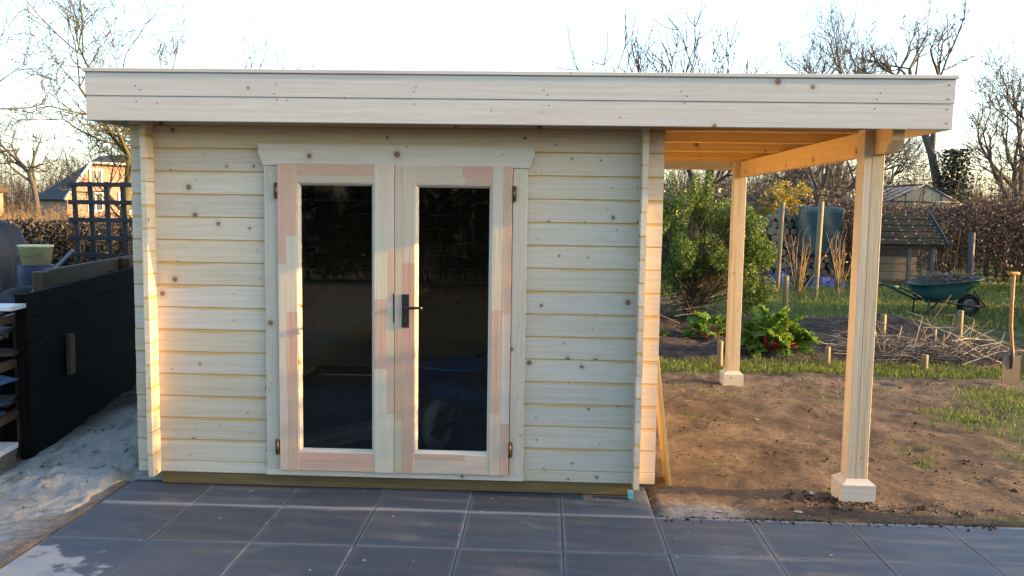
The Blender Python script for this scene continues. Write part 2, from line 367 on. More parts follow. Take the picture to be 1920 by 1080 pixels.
B_TWIG = simple('twig_bark', (.085, .066, .05), .85, var=.3, scale=4)
B_TAN = simple('tan_twig', (.26, .18, .09), .8, var=.3, scale=6)
M_IRON = simple('black_iron', (.014, .012, .012), .38, metal=.0, var=.2, spec=.5)
M_BRASS = simple('hinge_brass', (.16, .11, .055), .4, metal=.7, var=.3, scale=60)
M_SCREW = simple('screw_head', (.10, .09, .08), .5, metal=.6, var=.1)
M_RUBBER = simple('black_rubber', (.018, .018, .019), .8, var=.25)
M_STEEL = simple('grey_steel', (.20, .21, .22), .45, metal=.6)
M_GTUB = simple('green_painted_steel', (.035, .115, .115), .5, var=.4, scale=6)
M_BTUB = simple('blue_plastic', (.06, .30, .85), .4, var=.15)
M_RIM = simple('cream_rim', (.62, .56, .40), .5, var=.15)
M_GTUBE = simple('dark_green_tube', (.018, .032, .030), .5)
M_BUCKET = simple('pale_yellow_plastic', (.60, .58, .33), .45, var=.06)
M_BARREL = simple('dark_blue_plastic', (.008, .018, .06), .45, var=.2)
M_TARPG = simple('grey_tarpaulin', (.020, .024, .034), .6, var=.45, scale=5, bump=.4)
M_TEAL = simple('teal_tarpaulin', (.018, .048, .052), .45, var=.3, scale=4)
M_BLUE = simple('blue_tarpaulin', (.02, .05, .20), .45, var=.3, scale=6)
M_BLUE2 = simple('blue_painted_board', (.02, .06, .14), .6, var=.4, scale=5)
M_WHITE = simple('white_board', (.62, .64, .66), .5, var=.08)
M_FELT = simple('roof_felt', (.035, .035, .037), .9, var=.3, scale=30)
M_TURQ = simple('turquoise_plastic', (.12, .42, .46), .4, var=.1)
M_RED = simple('rhubarb_stalk', (.38, .025, .03), .4, var=.3)
M_BRICK = simple('brick_wall_far', (.36, .22, .155), .9, var=.2, scale=3)
M_ROOF = simple('dark_roof_tile', (.035, .036, .045), .8, var=.3, scale=3)
M_WPAINT = simple('white_paint', (.78, .78, .76), .5, var=.04)
M_DGLASS = simple('dark_window', (.03, .035, .04), .15, var=.2, spec=.6)
M_ALU = simple('greenhouse_bar', (.06, .07, .085), .45, metal=.3)
M_SPADE = simple('worn_spade_steel', (.12, .10, .09), .55, metal=.4, var=.35, scale=14)
def glass(name, tint, rough=0., refl=1.):
    m, ns, ls, p = mat(name); ns.remove(p); out = ns['Material Output']
    t = nd(ns, 'ShaderNodeBsdfTransparent'); t.inputs[0].default_value = (*tint, 1)
    g = nd(ns, 'ShaderNodeBsdfGlossy'); g.inputs['Roughness'].default_value = rough
    f = nd(ns, 'ShaderNodeFresnel'); f.inputs[0].default_value = 1.5
    mx = nd(ns, 'ShaderNodeMixShader'); ls.new(math_(ns, ls, 'MULTIPLY', f.outputs[0], refl), mx.inputs[0])
    ls.new(t.outputs[0], mx.inputs[1]); ls.new(g.outputs[0], mx.inputs[2]); ls.new(mx.outputs[0], out.inputs[0]); return m
M_GLASS = glass('door_glass', (.72, .74, .73))
def milky():
    m, ns, ls, p = mat('milky_greenhouse_glass'); p.inputs['Base Color'].default_value = (.36, .41, .48, 1)
    p.inputs['Roughness'].default_value = .25; p.inputs['Transmission Weight'].default_value = .0
    t = nd(ns, 'ShaderNodeBsdfTranslucent'); t.inputs[0].default_value = (.34, .38, .42, 1)
    tr = nd(ns, 'ShaderNodeBsdfTransparent')
    m1 = nd(ns, 'ShaderNodeMixShader'); m1.inputs[0].default_value = .45; ls.new(p.outputs[0], m1.inputs[1]); ls.new(t.outputs[0], m1.inputs[2])
    m2 = nd(ns, 'ShaderNodeMixShader'); m2.inputs[0].default_value = .3; ls.new(m1.outputs[0], m2.inputs[1]); ls.new(tr.outputs[0], m2.inputs[2])
    ls.new(m2.outputs[0], ns['Material Output'].inputs[0]); return m
M_MILKY = milky()
def mossroof():
    m, ns, ls, p = mat('hutch_roof_felt')
    tc = nd(ns, 'ShaderNodeTexCoord')
    n1 = nd(ns, 'ShaderNodeTexNoise'); n1.inputs['Scale'].default_value = 4; n1.inputs['Detail'].default_value = 6; ls.new(tc.outputs['Object'], n1.inputs['Vector'])
    v = nd(ns, 'ShaderNodeTexVoronoi'); v.inputs['Scale'].default_value = 14; ls.new(tc.outputs['Object'], v.inputs['Vector'])
    s = nd(ns, 'ShaderNodeSeparateColor'); ls.new(v.outputs['Color'], s.inputs[0])
    sp = math_(ns, ls, 'MULTIPLY', math_(ns, ls, 'LESS_THAN', v.outputs['Distance'], math_(ns, ls, 'MULTIPLY', s.outputs[1], .34)), math_(ns, ls, 'LESS_THAN', s.outputs[0], .6))
    col = mix(ns, ls, n1.outputs[0], (.022, .018, .014), (.06, .047, .026))
    ls.new(mix(ns, ls, sp, col, (.30, .29, .31)), p.inputs['Base Color']); p.inputs['Roughness'].default_value = 1.; p.inputs['Specular IOR Level'].default_value = .05; return m
M_HROOF = mossroof()
M_TAN = simple('tan_pane', (.36, .32, .22), .5, var=.3, scale=2)  # gable glass, its own plain tan, slightly mottled

# ------------------------------------------------------------------ ground
def stretch(a, b, step, lo, hi, grow=1.28):
    mid = list(np.arange(a, b+1e-6, step)); L = []; R_ = []
    x, s = a, step
    while x > lo: s *= grow; x -= s; L.append(x)
    x, s = mid[-1], step
    while x < hi: s *= grow; x += s; R_.append(x)
    return np.array(L[::-1] + mid + R_)
gx = stretch(-4.2, 7.2, .035, -900, 900); gy1 = stretch(-1.6, 6.5, .035, -900, 900, 1.12)
def inpave(x, y): return (x > -2.06) & (((x < .9455) & (y < .20)) | (y < -.318))
def ground_h(x, y):
    x = np.asarray(x, float); y = np.asarray(y, float)
    near = np.exp(-((np.hypot(x-2, y-2)/9)**4))
    h = near*(fbm(x*1.3, y*1.3, 3)*.035 + fbm(x*7, y*7, 3)*.040 + fbm(x*26, y*26, 2)*.018) - .004
    bed = sst(4.25, 4.6, y)*(1-sst(8.2, 9.5, y))*sst(.5, 1.2, x)*(1-sst(5.6, 6.6, x))
    h = h + bed*(fbm(x*4, y*4, 4)*.14 + .02)
    h = h + .20*np.exp(-(((x-5.0)/.9)**2+((y-7.3)/.55)**2)) + .07*np.exp(-(((x-3.0)/.5)**2+((y-4.85)/.4)**2))
    h = h + .05*np.exp(-(((x-1.2)/.25)**2+((y+.1)/.2)**2))*0 + .03*np.exp(-(((x-2.05)/.35)**2+((y+.12)/.12)**2))*(.6+2*fbm(x*14, y*14, 3))
    h = h + sst(8, 12, y)*(1-sst(30, 60, y))*fbm(x*.7, y*.7, 3)*.12
    left = (1-sst(-2.5, -2.05, x))
    h = h + left*near*(.01 + fbm(x*5, y*5, 4)*.05)
    edge_r = np.where(y < -.318, 0, np.minimum(1, (x-.9455)/.06))
    edge_b = np.where(x > .9455, np.clip((y+.318)/.05, 0, 1), np.clip((y-.2)/.05, 0, 1)*np.where(x > -1.9, 0, 1))
    pv = inpave(x, y)
    inside = (x > -1.9) & (x < .87) & (y >= .15) & (y < 3.35)
    h = np.where(pv, -.06, h); h = np.where(inside, -.01, h)
    return h
GX, GY = np.meshgrid(gx, gy1, indexing='ij')
H = ground_h(GX, GY)
nx, ny = GX.shape
V = np.stack([GX.ravel(), GY.ravel(), H.ravel()], 1)
idx = np.arange(nx*ny).reshape(nx, ny)
Fq = np.stack([idx[:-1, :-1].ravel(), idx[1:, :-1].ravel(), idx[1:, 1:].ravel(), idx[:-1, 1:].ravel()], 1)
def grass_mask(x, y):
    n = fbm(x*2.2, y*2.2, 4)
    strip = sst(3.75, 3.95, y+n*.25)*(1-sst(4.3, 4.55, y+n*.3))*sst(.9, 1.2, x)
    lawn = sst(3.45, 4.05, x + n*1.6 - (y-1.8)*.12)*(1-sst(3.1, 3.5, y+n*.4))*sst(.25, .9, y+n*.6)
    moss = sst(2.2, 2.9, x+n)*np.exp(-((y+.23)/.09)**2)*.75
    tuft = .8*sst(.15, .25, fbm(x*3.9+5, y*3.9+9, 3))*sst(1.2, 1.6, x)*(.45+.55*sst(2.2, 3.0, x))*sst(-.25, .2, y)*(1-sst(4.2, 4.6, y))*.8
    back = sst(7.8, 9.4, y + n*1.2 + np.where(x > 4.6, 2.2*sst(4.6, 6, x), 0) - np.where(x < 2.2, 1.2, 0))
    return np.clip(np.maximum.reduce([strip, lawn, tuft, back, moss]), 0, 1)
xs, ys = V[:, 0], V[:, 1]
zone = np.zeros((len(V), 3))
gm = grass_mask(xs, ys)
leftz = (1-sst(-2.3, -2.0, xs))*(1-sst(4, 7, ys))
sandr = np.exp(-(((xs-1.15)/.30)**2+((ys+.22)/.16)**2)*1.0)*1.3*(.6+1.6*fbm(xs*6, ys*6, 4)+.2)
indoor = (xs > -1.95) & (xs < .9) & (ys > .1) & (ys < 3.4)
zone[:, 1] = np.clip(np.maximum(np.where(leftz > 0, leftz, 0), np.clip(sandr, 0, .85)), 0, 1)
zone[:, 1] = np.where(indoor, .5, zone[:, 1]); lj = (1-sst(-3.05, -2.8, xs))*sst(-.7, -.3, ys)*(1-sst(6, 9, ys))
nn = fbm(xs*2, ys*2, 4)
bed = sst(4.15, 4.5, ys+nn*.4)*(1-sst(7.8, 9.4, ys+nn))*sst(.6, 1.0, xs)
zone[:, 2] = np.clip(np.maximum(bed, (xs > .9)*np.exp(-((ys+.20)/.13)**2)*(.55+1.6*nn)*sst(1.25, 1.7, xs)), 0, 1)
zone[:, 2] = np.maximum(zone[:, 2], lj)  # sunlit sand under the left rack darkened, shade put into the colour
zone[:, 0] = np.where(leftz > .3, (gm*sst(3, 6, ys)), gm)*np.where(ys < -.4, 0, 1)
zone[:, 0] = np.where(ys < -4, .3, zone[:, 0])
ground = np_mesh('ground', V, Fq, M_GROUND, smooth=True, col=np.clip(zone, 0, 1), colname='zone'); ground['kind'] = 'structure'

# terrace of concrete tiles
pav = empty('paving', (0, 0, 0)); pav['kind'] = 'structure'
mb = MB(); mb.box(-2.05, 6.4, -2.83, -.325, -.05, -.010); mb.box(-2.05, .94, -.325, .175, -.05, -.010); mb.build('joint_bed', M_BED, pav)
def tile_mesh(wd, dp):
    a, b, c = wd/2, dp/2, .004
    vs = [(-a, -b, -.045), (a, -b, -.045), (a, b, -.045), (-a, b, -.045), (-a, -b, -c), (a, -b, -c), (a, b, -c), (-a, b, -c), (-a+c, -b+c, 0), (a-c, -b+c, 0), (a-c, b-c, 0), (-a+c, b-c, 0)]
    fs = [(0, 1, 5, 4), (1, 2, 6, 5), (2, 3, 7, 6), (3, 0, 4, 7), (4, 5, 9, 8), (5, 6, 10, 9), (6, 7, 11, 10), (7, 4, 8, 11), (8, 9, 10, 11)]
    me = bpy.data.meshes.new('paving_tile'); me.from_pydata(vs, [], fs); me.materials.append(M_TILE); me.update(); return me
tm = tile_mesh(.4965, .4965)
for k in range(-5, 12):
    for j in range(-1, 5):
        if j < 0 and k > 0: continue
        o = bpy.data.objects.new('paving_tile', tm); link(o, pav)
        o.location = (.4455+.5*k+.25 + random.uniform(-.0012, .0012), -.318-.5*j-.25 + random.uniform(-.0012, .0012), random.uniform(-.002, .0015))
        o.rotation_euler = (random.uniform(-.002, .002), random.uniform(-.002, .002), random.uniform(-.002, .002))

# heap of pale sand at the left of the shed
hx = np.linspace(-3.6, -1.86, 130); hy = np.linspace(-.75, 3.2, 260); HX, HY = np.meshgrid(hx, hy, indexing='ij')
hh = .30*np.exp(-(((HX+1.95)/.55)**2 + ((HY-.95)/.75)**2)) + .08*np.exp(-(((HX+2.5)/.40)**2+((HY-.5)/.45)**2)) + .018*np.exp(-(((HX+2.5)/.6)**2+((HY+.1)/.4)**2))
hh = hh - .25*sst(-2.16, -2.04, HX + .05*fbm(HX*0+3, HY*9, 3))*(1-sst(-.02, .10, HY))
hh = hh - .10*(1-sst(-3.1, -2.85, HX))
hh = hh*(1+1.1*fbm(HX*4, HY*4, 4)) + fbm(HX*14, HY*14, 3)*.035 + fbm(HX*45, HY*45, 2)*.014 - .022
Vh = np.stack([HX.ravel(), HY.ravel(), hh.ravel()], 1); ih = np.arange(HX.size).reshape(HX.shape)
Fh = np.stack([ih[:-1, :-1].ravel(), ih[1:, :-1].ravel(), ih[1:, 1:].ravel(), ih[:-1, 1:].ravel()], 1)
n = 1500; q_ = rng.integers(0, len(Vh), n); q_ = q_[(Vh[q_, 2] > .005)]; c = Vh[q_]+rng.normal(0, .012, (len(q_), 3))*np.array([1, 1, .1]); nq = len(c)
octa_ = np.array([[1, 0, 0], [0, 1, 0], [-1, 0, 0], [0, -1, 0], [0, 0, .8], [0, 0, -.6]]); sq = rng.gamma(1.6, .0042, (nq, 1)); Vt = (c[:, None, :]+octa_[None]*sq[:, None, :]*rng.uniform(.5, 1.4, (nq, 6, 3))).reshape(-1, 3)
b0 = (np.arange(nq)*6)[:, None]; Ft = np.concatenate([b0+np.array([t_]) for t_ in ((0, 1, 4), (1, 2, 4), (2, 3, 4), (3, 0, 4), (1, 0, 5), (2, 1, 5), (3, 2, 5), (0, 3, 5))])
tag(np_mesh('sand_lumps', Vt, Ft, leaf_mat('sand_lump', [(.07, .06, .04), (.2, .19, .17), (.36, .35, .32), (.4, .39, .36)], 0., gloss=0.)), 'small lumps and debris on the sand heap', 'lumps', kind='stuff')
tag(np_mesh('sand_heap', Vh, Fh, M_SAND, smooth=True), 'heap of pale grey sand spilling between the black fence and the shed corner', 'sand heap', kind='stuff')

# ------------------------------------------------------------------ the log shed with canopy
shed = empty('garden_shed', (-.5, 1.6, 0), 0, 'new pale pine log shed with flat roof, glazed double doors and open side canopy', 'shed')
S = bpy.data.objects.new('shed_body', None)          # (unused holder is not linked)
OFF = Vector((-.5, 1.6, 0))
def sp(o):
    o.parent = shed; o.location = Vector(o.location) - OFF; return o
P_, Z0 = .1281, .1378
def log(x0, x1, y0, y1, z0, z1, axis):
    return sp(bx('wall_log', x0, x1, y0, y1, z0, z1, W_LOG, None, axis, c=.0034))
for n in range(-1, 16):
    z0 = Z0+n*P_; z1 = z0+P_-.0004
    if n == -1: z0 = .073
    j = lambda: random.uniform(-.0012, .0012)
    if n <= 13:
        d = j(); log(-2.0+j(), -1.19, d, .034+d, z0, z1, 'x'); d = j(); log(.19, .979+j(), d, .034+d, z0, z1, 'x')
    else: log(-2.0, .979, 0, .034, z0, min(z1, 2.168), 'x')
    log(-2.0, .979, 3.33, 3.364, z0, min(z1, 2.168), 'x')
for n in range(16):
    z0 = .0695 if n == 0 else .2019+(n-1)*P_; z1 = .2015 if n == 0 else z0+P_-.0004
    z1 = min(z1, 2.166)
    j = lambda: random.uniform(-.0015, .0015)
    d = j(); log(-1.898+d, -1.868+d, -.1+j(), 3.46, z0, z1, 'y')
    d = j(); log(.85+d, .882+d, -.1+j(), 3.46, z0, z1, 'y')
for y0, y1 in ((.006, .056), (3.30, 3.35)): sp(bx('sill_beam', -1.866, .849, y0, y1, .003, .0725, W_SILL))
sp(bx('sill_beam', -1.864, -1.81, .06, 3.29, .003, .068, W_SILL, None, 'y')); sp(bx('sill_beam', .79, .846, .06, 3.29, .003, .068, W_SILL, None, 'y'))
sp(bx('plastic_shim', .826, .856, -.06, -.015, .002, .045, M_TURQ))
# door casing
sp(bx('door_casing', -1.236, -1.157, -.030, -.002, .115, 1.838, W_PINE, None, 'z')); sp(bx('door_casing', .152, .232, -.030, -.002, .115, 1.838, W_PINE, None, 'z'))
sp(bx('threshold', -1.238, .233, -.031, .03, .079, .114, W_PINE))
mb = MB(); pr = [(-1.264, 1.957), (.268, 1.957), (.268, 1.900), (.258, 1.895), (.243, 1.841), (-1.239, 1.841), (-1.254, 1.895), (-1.264, 1.900)]
vs = [(x+.5, -.017, z-1.9) for x, z in pr] + [(x+.5, .017, z-1.9) for x, z in pr]
mb.add(vs, [tuple(range(7, -1, -1)), tuple(range(8, 16))] + [(i, (i+1) % 8, 8+(i+1) % 8, 8+i) for i in range(8)])
sp(mb.build('lintel_board', W_PINE, loc=(-.5, -.0195, 1.9)))
# finger-jointed members: blocks of paler and pinker pine glued end to end (flat colour of the wood itself)
def jointed(name, x0, x1, y0, y1, z0, z1, axis, parent, lam=2):
    """laminated door member: each glued block is its own box in one mesh, with its own natural tone"""
    L, Wd = (z1-z0, x1-x0) if axis == 'z' else (x1-x0, z1-z0)
    t = (y1-y0)/2; vs, fs, cs = [], [], []
    cuts = sorted([-Wd/2, Wd/2] + ([random.uniform(-.25, .25)*Wd] if lam == 2 else []))
    for a, b in zip(cuts[:-1], cuts[1:]):
        p = -L/2; 
        while p < L/2-1e-6:
            q = p+random.uniform(.26, .62)
            if L/2-q < .12: q = L/2
            r = random.random()
            tone = (.95, .72, .61) if r < .34 else (.97, .85, .76) if r < .58 else (1.0, .94, .87) if r < .82 else (.99, .95, .89)
            tone = tuple(c*random.uniform(.95, 1.04) for c in tone)
            e = .0012; bb = len(vs)
            for x in (p, q):
                for (yy, zz) in ((-t, a+e), (-t+e, a), (t, a), (t, b), (-t+e, b), (-t, b-e)): vs.append((x, yy, zz)); cs.append(tone)
            fs += [tuple(bb+i for i in (k, (k+1) % 6, 6+(k+1) % 6, 6+k))[::-1] for k in range(6)]
            p = q
    # end caps
    me = bpy.data.meshes.new(name); nv = len(vs)
    for x, s in ((-L/2, 1), (L/2, -1)):
        b0 = len(vs); vs += [(x, -t, -Wd/2), (x, t, -Wd/2), (x, t, Wd/2), (x, -t, Wd/2)]; cs += [(1, .9, .82)]*4
        fs.append((b0, b0+1, b0+2, b0+3)[::s])
    me.from_pydata(vs, [], fs); me.materials.append(W_DOOR)
    a = me.color_attributes.new('tint', 'FLOAT_COLOR', 'POINT'); a.data.foreach_set('color', [c for t_ in cs for c in (*t_, 1)])
    me.update()
    o = bpy.data.objects.new(name, me); link(o, parent)
    o.location = ((x0+x1)/2, (y0+y1)/2, (z0+z1)/2); o.rotation_euler = (0, 0, 0) if axis == 'x' else (0, R(-90), 0)
    return o
def door(x0, x1, gx0, gx1, gz0, gz1, z0, z1, hinge_left):
    d = bpy.data.objects.new('door_leaf', None); link(d, shed); d.location = Vector((0, 0, 0)) - OFF
    ya, yb, bw = -.050, -.008, .018
    jointed('stile', x0, gx0-bw, ya, yb, z0, z1, 'z', d); jointed('stile', gx1+bw, x1, ya, yb, z0, z1, 'z', d)
    jointed('rail', gx0-bw, gx1+bw, ya+.0012, yb, gz1+bw, z1-.0005, 'x', d, random.choice((1, 2))); jointed('rail', gx0-bw, gx1+bw, ya+.0012, yb, z0+.0005, gz0-bw, 'x', d, 2)
    mb = MB()
    o = [(gx0-bw, gz0-bw), (gx1+bw, gz0-bw), (gx1+bw, gz1+bw), (gx0-bw, gz1+bw)]; i = [(gx0, gz0), (gx1, gz0), (gx1, gz1), (gx0, gz1)]
    k = [(gx0-bw+.005, gz0-bw+.005), (gx1+bw-.005, gz0-bw+.005), (gx1+bw-.005, gz1+bw-.005), (gx0-bw+.005, gz1+bw-.005)]
    vs = [(x, ya+.004, z) for x, z in o] + [(x, ya+.0045, z) for x, z in k] + [(x, ya+.026, z) for x, z in i] + [(x, ya+.034, z) for x, z in i]
    mb.add(vs, [(r*4+q, r*4+(q+1) % 4, r*4+4+(q+1) % 4, r*4+4+q) for r in range(3) for q in range(4)])
    mb.build('glazing_bead', W_PINE, d)
    mb = MB(); mb.box(gx0-.008, gx1+.008, ya+.030, ya+.034, gz0-.008, gz1+.008); mb.build('glass_pane', M_GLASS, d)
    return d
dl = door(-1.1535, -.5015, -1.028, -.630, .241, 1.733, .1155, 1.852, True)
dr = door(-.4985, .149, -.369, .024, .246, 1.730, .1165, 1.850, False)
for x, z, p in ((-1.162, 1.70, dl), (-1.168, .25, dl), (.160, 1.70, dr), (.157, .265, dr)):
    mb = MB(); mb.tube([(0, 0, -.04), (0, 0, .04)], .0072, 8); mb.tube([(0, 0, -.045), (0, 0, -.041)], .0085, 8); mb.tube([(0, 0, .041), (0, 0, .045)], .0085, 8)
    mb.box(-.013, .013, .004, .008, -.04, .04)
    mb.build('hinge', M_BRASS, p, (x, -.050, z))
mb = MB(); mb.box(-.457, -.417, -.056, -.0505, .951, 1.137); mb.tube([(-.437, -.056, 1.066), (-.437, -.095, 1.066)], .010, 10)
mb.tube([(-.437, -.097, 1.066), (-.40, -.100, 1.066), (-.35, -.098, 1.0665), (-.338, -.090, 1.066)], [.0095, .0085, .0085, .010], 10)
hnd = mb.build('door_handle', M_IRON, dr)
mb = MB()
for x, z in ((-.450, 1.129), (-.424, 1.129), (-.450, .959), (-.424, .959)): mb.lathe([(.0001, -.0575), (.004, -.057), (.0045, -.0559)], 8, M=Matrix.Rotation(0, 4, 'X') @ Matrix.Translation((x, 0, z)) @ Matrix.Rotation(R(-90), 4, 'X') @ Matrix.Scale(-1, 4, (0, 0, 1)))
mb.tube([(-.437, -.0566, .995), (-.437, -.0572, .995)], .0045, 8)
mb.build('screw', M_STEEL, hnd)
mb = MB(); mb.box(-.507, -.5018, -.0512, -.049, .975, 1.14); mb.build('strike_plate', M_IRON, dl)
# flat roof
FX0, FX1, FY0, FY1 = -2.082, 2.380, -.300, 3.700
def fascia(x0, x1, y0, y1, z0, z1, axis): return sp(bx('fascia_board', x0, x1, y0, y1, z0, z1, W_FASCIA, None, axis, c=.003))
fascia(FX0, FX1-.004, FY0, FY0+.02, 2.0495, 2.1765, 'x'); fascia(FX0-.002, FX1, FY0-.003, FY0+.02, 2.1775, 2.298, 'x')
sp(bx('edge_batten', FX0-.008, FX1+.008, FY0-.013, FY0+.045, 2.299, 2.3195, W_FASCIA))
for x0 in (FX0, FX1-.02):
    fascia(x0, x0+.02, FY0+.021, FY1-.021, 2.0495, 2.1765, 'y'); fascia(x0, x0+.02, FY0+.021, FY1-.021, 2.1775, 2.298, 'y')
    sp(bx('edge_batten', x0-.012, x0+.032, FY0+.046, FY1, 2.299, 2.3195, W_FASCIA, None, 'y'))
fascia(FX0, FX1, FY1-.02, FY1, 2.022, 2.150, 'x'); fascia(FX0, FX1, FY1-.02, FY1, 2.151, 2.298, 'x')
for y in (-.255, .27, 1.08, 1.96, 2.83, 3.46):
    if y in (.27, 1.08, 1.96, 2.83): sp(bx('purlin', FX0+.021, FX1-.021, y, y+.045, 2.081, 2.169, W_BEAM_GLOW))
    else: sp(bx('purlin', FX0+.021, FX1-.021, y, y+.045, 2.088, 2.169, W_BEAM_GLOW))
nb = 40; bw_ = (FX1-FX0-.046)/nb
for i in range(nb): sp(bx('roof_board', FX0+.023+i*bw_, FX0+.023+(i+1)*bw_-.001, FY0+.022, FY1-.022, 2.170, 2.188, W_BEAM_GLOW, None, 'y', c=.002))
mb = MB(); mb.box(FX0+.022, FX1-.022, FY0+.046, FY1-.022, 2.1885, 2.193); sp(mb.build('roofing_felt', M_FELT))
# canopy beam and posts
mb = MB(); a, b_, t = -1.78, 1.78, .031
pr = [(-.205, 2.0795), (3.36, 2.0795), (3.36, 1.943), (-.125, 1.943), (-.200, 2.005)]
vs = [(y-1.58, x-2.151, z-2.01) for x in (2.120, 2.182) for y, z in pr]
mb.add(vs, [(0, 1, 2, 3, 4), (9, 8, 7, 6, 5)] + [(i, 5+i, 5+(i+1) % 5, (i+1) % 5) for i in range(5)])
o = mb.build('canopy_beam', W_BEAM_GLOW, loc=(2.151, 1.58, 2.01), rot=(0, 0, R(90))); 
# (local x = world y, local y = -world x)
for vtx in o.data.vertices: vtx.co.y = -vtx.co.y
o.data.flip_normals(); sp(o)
for y0 in (.030, 3.245):
    po = bpy.data.objects.new('canopy_post', None); link(po, shed); po.location = Vector((2.122, y0+.056, 0)) - OFF
    bar('post_half', 1.942-.10, .044, .112, W_POST, (-.034, 0, (1.942+.10)/2), po, 'z', c=.0025); bar('post_half', 1.942-.10, .0675, .112, W_POST, (.0222, 0, (1.942+.10)/2), po, 'z', c=.0025)
    bar('post_tongue', .137, .052, .11, W_POST, (-.0295, 0, 2.0115), po, 'z', c=.002)
    mb = MB(); q, h = .093, .057
    mb.add([(s*a_, t_*a_, z) for z, a_ in ((-.05, q), (.100, q), (.128, h+.002), (.128, .04)) for s, t_ in ((-1, -1), (1, -1), (1, 1), (-1, 1))],
           [(r*4+k, r*4+(k+1) % 4, r*4+4+(k+1) % 4, r*4+4+k) for r in range(3) for k in range(4)])
    mb.build('post_base', W_FASCIA, po)
# screw heads on the fascia and the door casing
mb = MB()
def screw(x, y, z, r=.0042): mb.lathe([(.0001, -.0012), (r*.8, -.0012), (r, .0005)], 7, M=Matrix.Translation((x, y, z)) @ Matrix.Rotation(R(-90), 4, 'X'))
for x in (-1.81, -1.08, -.35, .33, 1.03, 2.00):
    for z in (2.235, 2.205, 2.158): screw(x+random.uniform(-.02, .02), -.3028 if z > 2.177 else -.2998, z+random.uniform(-.01, .01))
for x in (2.345, 2.35):
    for z in (2.27, 2.2, 2.15, 2.08): screw(x, -.3028 if z > 2.177 else -.2998, z)
for i in range(9):
    screw(-1.20+random.uniform(-.025, .02), -.0298, .2+i*.2+random.uniform(-.05, .05), .003); screw(.195+random.uniform(-.02, .02), -.0298, .2+i*.2+random.uniform(-.05, .05), .003)
s_o = mb.build('screw_heads', M_SCREW); sp(s_o); s_o['kind'] = 'stuff'
for o in list(shed.children):
    pass
# leaning plank
pl = bar('plank', 1.62, .21, .021, W_BEAM_GLOW, (0, 0, 0), None, c=.002)
a = Vector((1.095, .30, .003)); b_ = Vector((.900, .36, 1.60)); dz_ = (b_-a).normalized(); ax = Vector((0, 1, 0)); ax = (ax-dz_*ax.dot(dz_)).normalized(); ny_ = ax.cross(dz_)
pl.matrix_world = Matrix.Translation((a+b_)/2) @ Matrix((dz_, ny_, ax)).transposed().to_4x4()
tag(pl, 'thin pine plank leaning against the right side wall of the log shed', 'plank')

# ------------------------------------------------------------------ wheelbarrows
def wheelbarrow(loc, rz, label, tubm, rimm, fill, sc=1.0):
    t = empty('wheelbarrow', loc, rz, label, 'wheelbarrow'); t.scale = (sc,)*3
    # tub: rounded rectangle sections, x forwards (wheel side)
    mb = MB(); N = 24
    def ring(cx, lx, ly, z, sl):
        out = []
        for k in range(N):
            th = 2*math.pi*k/N; c, s_ = math.cos(th), math.sin(th); e = .55
            x = cx + lx*math.copysign(abs(c)**e, c); y = ly*math.copysign(abs(s_)**e, s_)
            out.append((x, y, z + sl*(x-cx)))
        return out
    rs = [ring(-.10, .25, .17, .29, -.02), ring(-.08, .33, .24, .325, .02), ring(-.03, .43, .29, .45, .08), ring(.03, .53, .33, .575, .10), ring(.03, .555, .345, .577, .10), ring(.03, .553, .343, .592, .10), ring(.03, .52, .32, .588, .10), ring(-.03, .41, .27, .45, .08), ring(-.08, .30, .22, .35, .02)]
    vs = [p for r in rs for p in r]
    mb.add(vs, [(i*N+k, i*N+(k+1) % N, (i+1)*N+(k+1) % N, (i+1)*N+k) for i in range(len(rs)-1) for k in range(N)], sm=True)
    mb.add(rs[0], [tuple(range(N-1, -1, -1))]); mb.add(rs[-1], [tuple(range(N))])
    mb.build('tub', tubm, t)
    for s in (-1, 1):
        mb = MB(); y = s*.27
        mb.tube([(-.92, s*.29, .50), (-.80, s*.29, .49), (-.60, y, .40), (-.35, s*.20, .27), (-.05, s*.16, .262), (.20, s*.11, .22), (.44, s*.085, .19), (.68, s*.085, .185)], .017, 8)
        mb.build('frame_tube', M_GTUBE, t)
        mb = MB(); mb.tube([(-1.0, s*.29, .51), (-.86, s*.29, .497)], .022, 8); mb.build('grip', tubm, t)
        mb = MB(); mb.tube([(-.34, s*.22, .30), (-.33, s*.25, .03), (-.28, s*.25, .008), (-.16, s*.24, .008), (.05, s*.17, .24)], .015, 8); mb.build('leg', M_GTUBE, t)
        mb = MB(); mb.tube([(.66, s*.085, .19), (.42, s*.16, .44)], .012, 6); mb.build('brace', M_GTUBE, t)
    mb = MB(); M = Matrix.Translation((.44, 0, .19)) @ Matrix.Rotation(R(90), 4, 'X')
    mb.lathe([(.115, -.03), (.14, -.048), (.172, -.044), (.19, -.02), (.192, 0), (.19, .02), (.172, .044), (.14, .048), (.115, .03), (.115, -.03)], 28, M=M)
    wh = mb.build('wheel', M_RUBBER if rimm is None else rimm, t)
    mb = MB(); mb.lathe([(.002, -.012), (.06, -.012), (.116, -.028), (.116, .028), (.06, .012), (.002, .012)], 24, M=M); mb.tube([(.44, -.095, .19), (.44, .095, .19)], .012, 8); mb.build('rim', M_STEEL, wh)
    return t
wb = wheelbarrow((6.68, 9.05, -.01), R(4), 'green wheelbarrow heaped with dry cuttings standing on the lawn', M_GTUB, None, True)
for k, (dx_, lab) in enumerate(((0, 'lower plank lying on the floor behind the left glass door'), (.04, 'upper plank lying on the floor behind the left glass door'))):
    o = bar('plank', 1.5, .16, .03, W_PINE, (-.95-dx_, 1.05+dx_*2, .02+.032*k)); o.rotation_euler = (R(90), 0, R(48)); tag(o, lab, 'plank')
